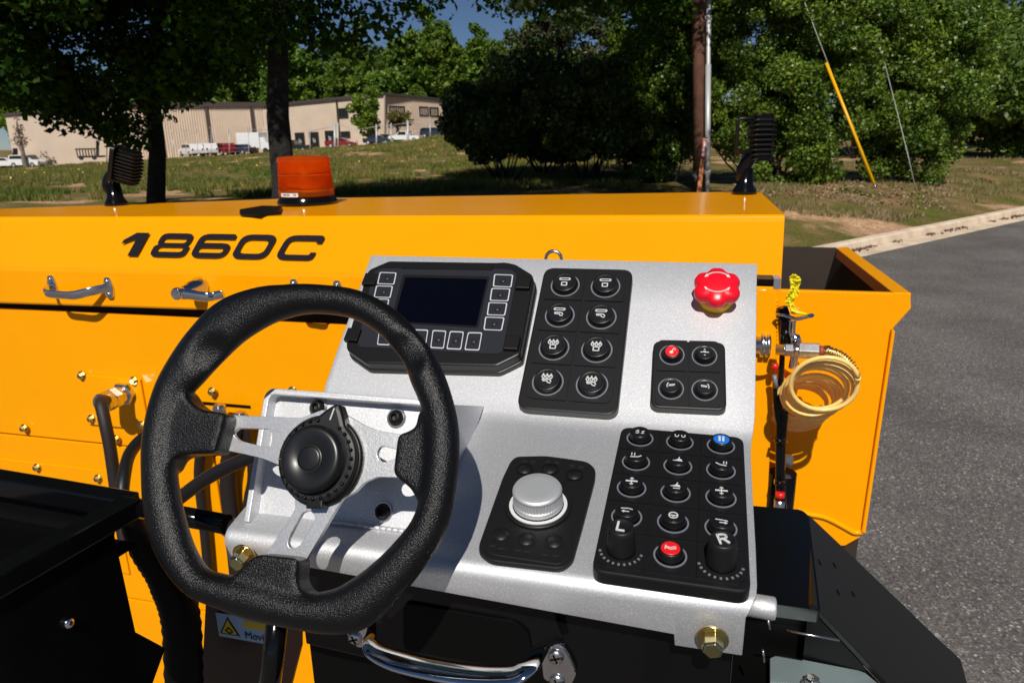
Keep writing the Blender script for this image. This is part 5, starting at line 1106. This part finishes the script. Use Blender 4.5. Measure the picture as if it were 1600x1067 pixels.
# ---- icons ------------------------------------------------------
def icon(mb, fr, kind, s, h, m):
    w_ = s*.13
    def R(pts, cl=False, ww=None): mb.ribbon(fr, [(x*s, y*s) for x, y in pts], ww or w_, h, h+.0002, m, cl)
    cap_ = [(-.7, .45), (-.62, .6), (.62, .6), (.7, .45), (.62, .3), (-.62, .3)]
    if kind in ('cs', 'ch'): R(cap_, True, w_*.8); R([(-.62, .46), (-.56, .46)], False, w_*1.2); R([(.56, .46), (.62, .46)], False, w_*1.2)
    if kind in ('as', 'ah'):
        for k in (-.45, 0, .45): R([(k-.2, .25), (k-.05, .7), (k+.12, .25)], ww=w_*.9); R([(k-.2, .25), (k, .0), (k+.15, .25)], ww=w_*.8)
        R([(-.6, .42), (.6, .42)], ww=w_*.8)
    if kind in ('cs', 'as'): R([(-.32, -.08), (.32, -.08), (.32, -.6), (-.32, -.6)], True)
    if kind in ('ch', 'ah'): R([(-.55, -.1), (-.1, -.05), (.35, -.1), (.5, -.35)]); R([(-.35, -.3), (.0, -.25), (.15, -.5), (.45, -.55)]); R([(-.5, -.1), (-.45, -.3)])
    if kind == 'lock': mb.prism(fr, circ(-.1*s, -.25*s, .32*s, 14), h, h+.0002, m); R([(.1, 0), (.15, .4), (.35, .6), (.55, .45), (.5, .2)])
    if kind == 'pm': R([(-.12, .6), (.12, .6)]); R([(0, .5), (0, .7)]); R([(-.12, -.6), (.12, -.6)]); R([(-.65, 0), (-.3, .05), (.3, -.02), (.65, 0)], ww=w_*1.3); R([(-.2, .15), (.2, .15)])
    if kind == 'al': R([(-.6, -.35), (-.7, 0), (-.5, .4)]); R([(-.6, .4), (-.4, .45)]); R([(-.35, -.1), (.5, .0), (.6, .25), (-.3, .1)], True)
    if kind == 'ar': R([(.6, -.35), (.7, 0), (.5, .4)]); R([(.6, .4), (.4, .45)]); R([(.35, -.1), (-.5, .0), (-.6, .25), (.3, .1)], True)
    if kind == 'swirl': R([(-.6, -.3), (-.2, -.3), (-.2, .1), (-.6, .2)]); R([(.2, -.3), (.55, -.25), (.3, .15), (.6, .3)]); R([(-.4, .4), (-.2, .4)])
    if kind == 'split': R([(-.7, .2), (-.65, -.3), (-.3, -.35), (-.2, .1)]); R([(.7, .2), (.65, -.3), (.3, -.35), (.2, .1)]); 
    if kind == 'pause': R([(-.25, -.5), (-.25, .5)], ww=s*.3); R([(.25, -.5), (.25, .5)], ww=s*.3)
    if kind == 'dl': R([(-.6, .5), (-.6, 0)]); R([(-.2, .5), (-.2, 0)]); R([(-.7, -.4), (.3, -.3), (.7, .0)], ww=w_*1.3)
    if kind == 'dr': R([(.3, .5), (.3, 0)]); R([(.65, .5), (.65, 0)]); R([(-.7, .1), (-.2, -.25), (.6, -.4)], ww=w_*1.3)
    if kind == 'crown': mb.prism(fr, [(p[0]*s, p[1]*s) for p in [(-.75, -.3), (-.2, -.1), (.05, .15), (.45, .05), (.6, -.4), (.1, -.35)]], h, h+.0002, m); R([(.1, .2), (.15, .5)]); 
    if kind == 'crown2': mb.prism(fr, [(p[0]*s, p[1]*s) for p in [(-.75, -.1), (-.2, .1), (.05, .3), (.45, .2), (.6, -.2), (.1, -.15)]], h, h+.0002, m); R([(.1, .35), (.2, .65)]); R([(-.3, -.5), (.5, -.5)]); 
    if kind == 'ud': R([(0, .15), (0, .7)]); R([(-.2, .5), (0, .72), (.2, .5)]); R([(0, -.15), (0, -.7)]); R([(-.2, -.5), (0, -.72), (.2, -.5)]); R([(-.7, 0), (.7, .05)], ww=w_*2)
    if kind == 'hl': R([(-.7, .2), (.2, .3), (.7, .15)]); R([(-.5, -.3), (.3, -.3)]); R([(-.3, -.15), (-.55, -.3), (-.3, -.45)])
    if kind == 'hr': R([(-.7, .2), (.2, .15), (.7, .05)]); R([(-.2, -.3), (.6, -.3)]); R([(.4, -.15), (.65, -.3), (.4, -.45)])
    if kind == 'wheel':
        mb.prism(fr, [circ(0, 0, .6*s, 20), circ(0, 0, .45*s, 20)], h, h+.0002, m); R([(-.5, .0), (.5, .0)]); R([(0, 0), (0, -.5)]); R([(-.2, -.05), (0, -.2), (.2, -.05)])
    if kind == 'horn': R([(-.6, -.25), (-.55, .3)]); R([(-.5, .1), (.0, .0), (.55, .25), (.6, -.1), (0, -.25), (-.5, -.05)], True, w_*.9)
def fit(fr, h, pts, grid_):
    H = np.array([fr.hit(a, b2, h) for a, b2 in pts]); G = np.array([[1, j, i] for j, i in grid_], float)
    X, *_ = np.linalg.lstsq(G, H, rcond=None); return X
def c3(l): return [(900+x/3.443, 650+y/3.443) for x, y in l]
def c4(l): return [(800+x/3.9525, 400+y/3.9525) for x, y in l]
A15 = c3([(339, 122), (558, 140), (783, 163), (313, 248), (540, 268), (775, 295), (285, 388), (520, 412), (765, 442), (253, 545), (497, 572), (752, 600), (215, 710), (474, 745), (738, 780)])
B8 = c4([(328, 180), (580, 190), (292, 373), (552, 382), (260, 570), (520, 582), (222, 778), (492, 795)])
C4 = c4([(987, 612), (1189, 618), (967, 820), (1173, 828)])
def keypad(fr, pts, cols, rows, T, mg, icons, rr, rc, kh, colors=None, knobs=(), label=None, icon_s=.2, capbev=.3):
    g = [(j, i) for i in range(rows) for j in range(cols)]
    X = fit(fr, T, pts, g); o, ej, ei = X; pj_ = np.linalg.norm(ej)
    F2 = Frame(fr.p(*o, 0), fr.ex*ej[0]+fr.ey*ej[1], -(fr.ex*ei[0]+fr.ey*ei[1])); F2.ez = fr.ez; F2.ey = np.cross(F2.ez, F2.ex); pi_ = np.linalg.norm(ei)
    W, Hh = (cols-1)*pj_, (rows-1)*pi_
    mL, mR, mT, mB = [m*pj_ for m in mg]
    out = rounded([(-mL, mT), (-mL, -Hh-mB), (W+mR, -Hh-mB), (W+mR, mT)], pj_*.28, 6)
    mb = MB(); mb.prism(F2, out, 0, T-.0012, chamfer=.0012); body = mb.build('keypad', M['pad'], cn, label=label)
    hk = .465
    for n_, (j, i) in enumerate(g):
        cx, cy = j*pj_, -i*pi_
        inset = .4650
        t = [(cx-pj_*inset, cy-pi_*inset), (cx+pj_*inset, cy-pi_*inset), (cx+pj_*inset, cy+pi_*inset), (cx-pj_*inset, cy+pi_*inset)]
        rds = [pj_*.2 if (a, b2) == c else pj_*.02 for (a, b2), c in (((j, i), (0, rows-1)), ((j, i), (cols-1, rows-1)), ((j, i), (cols-1, 0)), ((j, i), (0, 0)))]
        isk = n_ in knobs
        f3 = F2.at(cx, cy, T)
        mb = MB(); mb.prism(F2, rounded(t, rds, 4), T-.0012, T, 0)
        if not isk: mb.prism(f3, [circ(0, 0, pj_*rr, 36), circ(0, 0, pj_*(rr-.035), 36)], .0001, .0006, 1)
        mb.build('key_tile', [M['pad'], M['grey']], body)
        if isk:
            mb = MB(); R_k = pj_*.30
            mb.lathe(f3, [(R_k*1.02, 0), (R_k, .002), (R_k*.93, .0145), (R_k*.86, .0168), (R_k*.76, .0176), (R_k*.70, .0171), (0, .0171)], 28, 0)
            kb = mb.build('knob', M['rubber'], body); text_obj('L' if n_ == 12 else 'R', pj_*.42, f3.turn(0 if n_ == 12 else .25), 0, 0, .0193, M['white'], 'lettering', None, bold=.0004) if False else None
            mbt = MB(); 
            for k in range(11):
                a = math.radians(195+15*k); f5 = f3.at(pj_*.44*math.cos(a), pj_*.44*math.sin(a)).turn(a); mbt.box(f5, -pj_*.028, pj_*.028, -pj_*.022, pj_*.022, .0001, .0005)
            mbt.build('dial_ticks', M['grey'], body)
            KN.append((f3, kb, 'L' if n_ == 12 else 'R', pj_)); continue
        c = (colors or {}).get(n_); R_c = pj_*rc
        mb = MB(); mb.lathe(f3, [(R_c*1.12, 0), (R_c*1.05, kh*.45), (R_c, kh*.85), (R_c*.96, kh*.97), (R_c*.88, kh), (R_c*.8, kh*.93), (R_c*.76, kh*.93)], 30, 0)
        if c: mb.lathe(f3, [(R_c*.78, kh*.92), (R_c*.78, kh*.97), (R_c*.7, kh*1.0)], 26, 2)
        else: mb.lathe(f3, [(R_c*.765, kh*.92), (R_c*.74, kh*.95)], 26, 0)
        icon(mb, f3, icons[n_], pj_*icon_s, kh*1.0+.0001 if c else kh*.955, 1)
        mb.build('key', [M['key'], M['white'], M[c] if c else M['key']], body)
    return body
KN = []
keypad(FU, B8, 2, 4, .0095, (.62, .62, .62, .70), ['cs', 'cs', 'ch', 'ch', 'as', 'as', 'ah', 'ah'], .36, .30, .0055, label='tall black keypad of eight keys beside the display', icon_s=.195)
keypad(FU, C4, 2, 2, .0095, (.60, .64, .60, .64), ['lock', 'pm', 'al', 'ar'], .39, .27, .0055, {0: 'red'}, label='small black keypad of four keys, one of them red', icon_s=.18)
kp15 = keypad(FL, A15, 3, 5, .0095, (.53, .56, .56, .66), ['swirl', 'split', 'pause', 'dl', 'crown', 'dr', 'ud', 'crown2', 'ud', 'hl', 'wheel', 'hr', '', 'horn', ''], .34, .25, .0062, {2: 'blue', 13: 'red'}, (12, 14), label='large black keypad of fifteen positions with two knobs', icon_s=.175)
for f3, kb, ch, pj_ in KN:
    f8 = f3.turn(-.05 if ch == 'L' else .3); u_ = pj_*.12; mb = MB()
    if ch == 'L': mb.ribbon(f8, [(-u_*.6, u_), (-u_*.6, -u_), (u_*.6, -u_)], u_*.38, .0172, .0177)
    else: mb.ribbon(f8, [(-u_*.7, -u_), (-u_*.7, u_), (u_*.3, u_), (u_*.65, u_*.75), (u_*.65, u_*.3), (u_*.3, 0), (-u_*.6, 0)], u_*.38, .0172, .0177); mb.ribbon(f8, [(0, 0), (u_*.7, -u_)], u_*.4, .0172, .0178)
    o = mb.build('lettering', M['white'])
    # a sub-part may not go a fourth level, so the letter sits beside its knob under the keypad
    w0 = WLOC[o]; o.parent = kp15; o.location = Vector((w0-WLOC[kp15]).tolist())
# ---- display
dm = lambda l: [(520+x/4.447, 380+y/4.447) for x, y in l]
h_d = .015
ot = FU.hits(dm([(255, 180), (390, 122), (510, 124), (1125, 133), (1200, 130), (1270, 145), (1385, 215), (1398, 260), (1300, 770), (1262, 790), (1140, 850), (230, 830), (95, 735), (92, 690), (180, 400), (232, 215)]), h_d)
mb = MB(); mb.prism(FU, rounded(ot, .0025, 3), .006, h_d, chamfer=.0014); disp = mb.build('display_unit', M['housing'], cn, label='black rugged display unit with dark screen and soft keys')
cxy = np.mean(ot, 0); mb = MB(); mb.prism(FU, rounded([tuple(cxy+(np.array(p)-cxy)*1.012) for p in ot], .003, 3), 0, .0055, chamfer=.001); mb.build('mounting_flange', M['housing'], disp)
fc = FU.hits(dm([(335, 180), (470, 178), (480, 182), (1110, 190), (1125, 182), (1240, 188), (1275, 215), (1278, 240), (1180, 755), (1140, 772), (190, 722), (176, 700), (280, 210)]), h_d)
mb = MB(); mb.prism(FU, rounded(fc, .002, 3), h_d-.0002, h_d+.0006); mb.build('membrane', M['face'], disp)
sc_o = FU.hits(dm([(490, 225), (1090, 238), (1010, 592), (405, 555)]), h_d); sc_i = FU.hits(dm([(508, 245), (1075, 257), (1000, 582), (425, 550)]), h_d)
mb = MB(); mb.prism(FU, [rounded(sc_o, .002), rounded(sc_i, .001)], h_d+.0006, h_d+.0014); mb.build('screen_bezel', M['housing'], disp)
mb = MB(); mb.prism(FU, rounded(sc_i, .001), h_d+.0003, h_d+.0008); mb.build('screen', M['screen'], disp)
tb_ = FU.hits(dm([(480, 142), (1115, 150), (1105, 192), (480, 182)]), h_d); mb = MB(); mb.prism(FU, tb_, h_d+.0002, h_d+.0012); mb.build('brow', M['blkm'], disp)
def softkey(q4):
    P = FU.hits(dm(q4), h_d+.0008); c = np.mean(P, 0); mb = MB(); mb.prism(FU, rounded(P, .0016, 3), h_d+.0006, h_d+.0010, 0)
    inn = [tuple(c+(np.array(p)-c)*.88) for p in P]
    mb.prism(FU, [rounded(P, .0016, 3), rounded(inn, .0014, 3)], h_d+.0010, h_d+.0013, 1); mb.lathe(FU.at(c[0], c[1], h_d+.001), [(.0028, 0), (.0026, .0008), (.0015, .0011), (0, .0012)], 16, 0)
    mb.build('soft_key', [M['face'], M['silk']], disp)
for q in ([(328, 203), (445, 207), (428, 290), (308, 286)], [(303, 296), (420, 300), (402, 383), (284, 379)], [(279, 387), (395, 391), (378, 470), (258, 466)],
          [(1122, 217), (1255, 222), (1242, 310), (1112, 304)], [(1103, 314), (1236, 318), (1220, 406), (1090, 402)], [(1083, 412), (1215, 416), (1198, 506), (1070, 502)], [(1060, 512), (1195, 518), (1176, 610), (1047, 605)],
          [(325, 590), (410, 595), (395, 712), (308, 708)], [(440, 597), (535, 600), (518, 720), (420, 715)], [(570, 600), (665, 603), (645, 728), (552, 722)],
          [(695, 605), (790, 610), (772, 735), (678, 730)], [(815, 612), (912, 616), (892, 742), (790, 738)], [(940, 620), (1040, 622), (1018, 748), (915, 744)]): softkey(q)
for q in ((1325, 275), (1243, 692), (258, 250), (137, 635)):
    a = FU.hit(*dm([q])[0], h_d+.003); mb = MB(); mb.prism(FU.at(a[0], a[1]), rounded(rect(-.0062, -.0066, .0062, .0066), .001), h_d, h_d+.0042, chamfer=.0008); mb.build('corner_clip', M['blkm'], disp)
# ---- jog dial pad
hj = .003
oj = FL.hits([(806, 712), (853, 711), (884, 715), (918, 720), (931, 731), (930, 747), (911, 819), (895, 876), (877, 889), (765, 876), (748, 862), (748, 849), (785, 745), (797, 720)], hj)
mb = MB(); mb.prism(FL, rounded(oj, .004, 3), 0, hj, chamfer=.0012); jp = mb.build('dial_pad', M['rubber'], cn, label='black rubber dial pad with a large silver knob')
ib = FL.hits([(765, 815), (800, 822), (848, 834), (858, 826), (905, 832), (893, 872), (874, 884), (768, 868), (753, 855)], hj); mb = MB(); mb.prism(FL, rounded(ib, .003, 3), hj-.0004, hj+.0009, chamfer=.0006); mb.build('raised_area', M['rubber'], jp)
z4 = lambda x, y: (720+x/4.446, 680+y/4.446)
for x, y in ((445, 240), (620, 240), (790, 280), (282, 695), (458, 728), (650, 745)):
    q = FL.hit(*z4(x, y), hj); mb = MB(); mb.prism(FL.at(q[0], q[1]), [circ(0, 0, .0062, 24), circ(0, 0, .0055, 24)], hj+.0009, hj+.0013); mb.lathe(FL.at(q[0], q[1]), [(.0052, hj+.0005), (.0049, hj+.0012), (0, hj+.0014)], 22); mb.build('button', M['rubber'], jp)
for x, y in ((446, 181), (502, 182), (608, 182), (667, 187), (774, 210), (834, 218), (220, 768), (282, 786), (397, 800), (462, 809), (590, 831), (660, 836)):
    q = FL.hit(*z4(x, y), hj+.001); mb = MB(); mb.box(FL.at(q[0], q[1]), -.0019, .0019, -.0006, .0006, hj, hj+.0012); mb.build('indicator', M['face'], jp)
q = FL.hit(841, 789, hj+.001); fk = FL.at(q[0], q[1], hj)
mb = MB(); mb.lathe(fk, [(.0215, 0), (.0215, .0012), (.0195, .002), (.0195, .0008)], 40, 0); mb.build('knob_surround', M['rubber'], jp)
mb = MB(); mb.prism(fk, [circ(0, 0, .0187, 40), circ(0, 0, .0165, 40)], .0012, .0019); mb.build('light_ring', M['white'], jp)
mb = MB(); Rk = .0158
mb.lathe(fk, [(Rk*1.0, .001), (Rk*1.02, .0055), (Rk*.98, .006), (Rk*.96, .0064)], 48, 0)
kn = 96; vs = []; 
for z in (.0064, .0125):
    for i in range(kn): a = 2*math.pi*i/kn; r = Rk*(.99 if i % 2 else .955); vs.append(fk.p(r*math.cos(a), r*math.sin(a), z))
mb.add(vs, [(i, (i+1) % kn, kn+(i+1) % kn, kn+i) for i in range(kn)], 0)
mb.lathe(fk, [(Rk*.97, .0125), (Rk*1.0, .0128), (Rk*1.0, .0135), (Rk*.95, .0148), (Rk*.90, .0151), (Rk*.6, .01515), (0, .0152)], 48, 0); mb.build('silver_knob', M['knobalu'], jp)
# ---- emergency stop
q = FU.hit(1118, 470, 0); fe_ = FU.at(q[0], q[1])
mb = MB(); mb.lathe(fe_, [(.0138, 0), (.0138, .006), (.0130, .0075), (.0125, .008), (.0125, .014)], 36, 0)
es_ = mb.build('emergency_stop', M['yellow'], cn, label='red six-lobed emergency stop on a yellow collar')
def lobe(a, R): t = (1-math.cos(6*(a-math.pi/2)))/2; return R*.99*(1-.15*t**2.2)
n_ = 96; vs = []; pr = [(.90, .0125), (.985, .0130), (1.0, .0145), (1.0, .0180), (.96, .0200), (.86, .0216), (.6, .0232), (.3, .0240)]
for s, z in pr:
    for i in range(n_):
        a = 2*math.pi*i/n_; r = lobe(a, .0193)*s if s > .7 else .0175*s; vs.append(fe_.p(r*math.cos(a), r*math.sin(a), z))
fs = [(k*n_+i, k*n_+(i+1) % n_, (k+1)*n_+(i+1) % n_, (k+1)*n_+i) for k in range(len(pr)-1) for i in range(n_)]+[tuple((len(pr)-1)*n_+i for i in range(n_)), tuple(n_-1-i for i in range(n_))]
mb = MB(); mb.add(vs, fs, 0, True); mb.build('mushroom_head', M['estop'], es_)
for sgn in (1, -1):
    mb = MB(); P = []
    for k in range(13): a = math.radians(50+80*k/12); P.append((.0122*math.cos(a), sgn*(.0122*math.sin(a)-.002)+(.0005)))
    hz = .0229
    mb.ribbon(fe_, P, .0010, hz, hz+.0006)
    for e in (0, -1):
        p = P[e]; sx = 1 if e == 0 else -1; mb.prism(fe_, [(p[0]+sx*.0022, p[1]-sgn*.0022), (p[0]+sx*.0006, p[1]+sgn*.0012), (p[0]-sx*.0018, p[1]-sgn*.0016)], hz-.0006, hz+.0004)
    mb.build('arrow', M['white'], es_)

# ================================================================== STEERING WHEEL
C_w = ray(457.8, 708.8)*.402
FW = Frame(C_w, (1, 0, 0), (0, math.cos(tb), math.sin(tb)))
sw = thing('steering_wheel', FW.p(.01, 0, -.03), 'black grained D-shaped steering wheel with three aluminium spokes', 'steering wheel')
prs = [((490, 443), (488, 490)), ((560, 452), (545, 497)), ((613, 480), (594, 524)), ((662, 529), (623, 560)), ((692, 579), (640, 596)), ((711, 637), (661, 647)), ((718, 692), (664, 690)), ((713, 757), (659, 762)), ((698, 822), (641, 820)), ((668, 877), (609, 857)), ((632, 920), (565, 902)), ((590, 962), (522, 929)), ((535, 984), (495, 929)), ((470, 983), (455, 925)), ((400, 968), (385, 905)), ((345, 952), (345, 895)), ((298, 934), (318, 884)), ((262, 897), (297, 848)), ((238, 850), (283, 802)), ((226, 795), (276, 762)), ((222, 740), (273, 728)), ((222, 697), (274, 690)), ((229, 650), (281, 650)), ((242, 605), (296, 612)), ((261, 565), (321, 588)), ((288, 525), (352, 556)), ((326, 485), (388, 524)), ((380, 460), (425, 503)), ((433, 447), (453, 495))]
mids, wds = [], []
for o, i in prs:
    a, b2 = FW.hit(*o), FW.hit(*i); mids.append(np.append((a+b2)/2, 0)); wds.append([np.linalg.norm(a-b2)/2, 0, 0])
mp = catmull(mids, 8, True); wp = [float(v[0]) for v in catmull([np.array(v, float) for v in wds], 8, True)]
N = len(mp); vs = []; ns = 28; TH = [FW.hit(338, 560), FW.hit(640, 556)]
for i in range(N):
    T = nrm(mp[(i+1) % N]-mp[i-1]); nn = np.array([T[1], -T[0]])
    for k in range(ns):
        a = 2*math.pi*k/ns; hx_ = math.sin(a)*.0092-.001; qx = mp[i][0]+nn[0]*math.cos(a)*wp[i]*.97; qy = mp[i][1]+nn[1]*math.cos(a)*wp[i]*.97
        if math.sin(a) > 0:
            for tc in TH: hx_ -= .0055*math.sin(a)*math.exp(-(math.hypot(qx-tc[0], qy-tc[1])/.0115)**4)
        vs.append(FW.p(qx, qy, hx_))
mb = MB(); mb.add(vs, [(i*ns+k, i*ns+(k+1) % ns, ((i+1) % N)*ns+(k+1) % ns, ((i+1) % N)*ns+k) for i in range(N) for k in range(ns)], 0, True)
hs = -.0085
def pad_poly(L, h=-.004): return rounded(FW.hits(L, h), .003, 3)
mb.prism(FW, pad_poly([(262, 600), (298, 612), (308, 630), (325, 642), (366, 648), (349, 710), (306, 711), (284, 716), (272, 740), (240, 740), (240, 660)]), -.0125, .0045)
mb.prism(FW, pad_poly([(690, 630), (656, 648), (657, 666), (648, 674), (627, 680), (620, 742), (649, 765), (655, 780), (690, 790)]), -.0125, .0035)
mb.prism(FW, pad_poly([(350, 925), (372, 900), (396, 876), (412, 864), (478, 871), (474, 905), (478, 920), (500, 932), (500, 965), (360, 950)]), -.0125, .004)
rim = mb.build('rim', M['rimr'], sw)
rm = rim.modifiers.new('remesh', 'REMESH'); rm.mode = 'VOXEL'; rm.voxel_size = .0011; rm.use_smooth_shade = True
sm = rim.modifiers.new('smooth', 'SMOOTH'); sm.factor = .7; sm.iterations = 22
# grip seam bands at pad ends
# spokes
out = [(345, 702), (356, 648), (412, 650), (470, 653), (503, 640), (533, 644), (548, 652), (569, 664), (589, 672), (635, 680), (630, 746), (589, 745), (569, 754), (555, 769), (535, 779), (477, 876), (414, 868), (461, 796), (461, 779), (440, 745), (440, 728), (410, 716), (380, 709)]
h1 = [(363, 677), (371, 669), (422, 670), (426, 682), (423, 697), (416, 699), (372, 688)]
h2 = [(594, 696), (621, 702), (621, 715), (602, 722), (592, 720), (588, 709)]
h3 = [(472, 801), (480, 798), (487, 799), (492, 806), (491, 816), (468, 852), (461, 857), (453, 856), (449, 850), (451, 840)]
mb = MB(); mb.prism(FW, [rounded(FW.hits(out, hs), .0015, 2), rounded(FW.hits(h1, hs), .003, 4), rounded(FW.hits(h2, hs), .003, 3), rounded(FW.hits(h3, hs), .003, 3)], hs-.003, hs, chamfer=.0003); mb.build('spoke_plate', M['alu'], sw)
# hub
q = FW.hit(505, 719, hs); fhb = FW.at(q[0], q[1], hs)
R1 = .0243
n_ = 72; a_p = None; tip = FW.hit(527, 630, hs+.008)-q; ap_ = math.atan2(tip[1], tip[0])
loop = []
for i in range(n_):
    a = 2*math.pi*i/n_; d = abs((a-ap_+math.pi) % (2*math.pi)-math.pi); r = R1
    if d < .42: r = R1*(1+.40*(1-d/.42)**1.3)
    loop.append((r*math.cos(a), r*math.sin(a)))
mb = MB(); mb.prism(fhb, loop, 0, .009, chamfer=.0025); mb.build('hub_ring', M['rubber'], sw)
mb = MB(); mb.lathe(fhb, [(R1*1.06, 0), (R1*1.06, .0035), (R1*1.0, .004)], 48); mb.build('hub_collar', M['blkm'], sw)
for k in range(28):
    a = 2*math.pi*k/28+.1
    if abs((a-ap_+math.pi) % (2*math.pi)-math.pi) < .2: continue
    mb = MB(); mb.ball(fhb.p(R1*.9*math.cos(a), R1*.9*math.sin(a), .0092), .0012, sc3=(1, 1, 1), n=8); mb.build('grip_bump', M['blk'], sw)
mb = MB(); f5 = fhb.at((R1*1.12)*math.cos(ap_), (R1*1.12)*math.sin(ap_)).turn(ap_); mb.box(f5, -.004, .003, -.0004, .0004, .0091, .0094); mb.build('pointer_mark', M['silk'], sw)
Rc = .0180
mb = MB(); mb.lathe(fhb, [(Rc*1.05, .008), (Rc*1.05, .0135), (Rc*1.0, .0155), (Rc*.93, .0165), (Rc*.86, .0166), (Rc*.48, .0166), (Rc*.44, .0160), (Rc*.38, .0158), (Rc*.36, .0166), (Rc*.3, .0168), (0, .0169)], 48); cap = mb.build('hub_cap', M['key'], sw)
mb = MB(); f6 = fhb.at(R1*.95*math.cos(ap_+math.pi+.35), R1*.95*math.sin(ap_+math.pi+.35)).turn(ap_+.35); mb.box(f6, -.004, .004, -.005, .005, .001, .0085); mb.build('hub_clip', M['blkm'], sw, bevel=.0008)
# column
mb = MB(); mb.lathe(fhb, [(.012, -.05), (.012, -.001)], 20); mb.build('column', M['blkm'], sw)
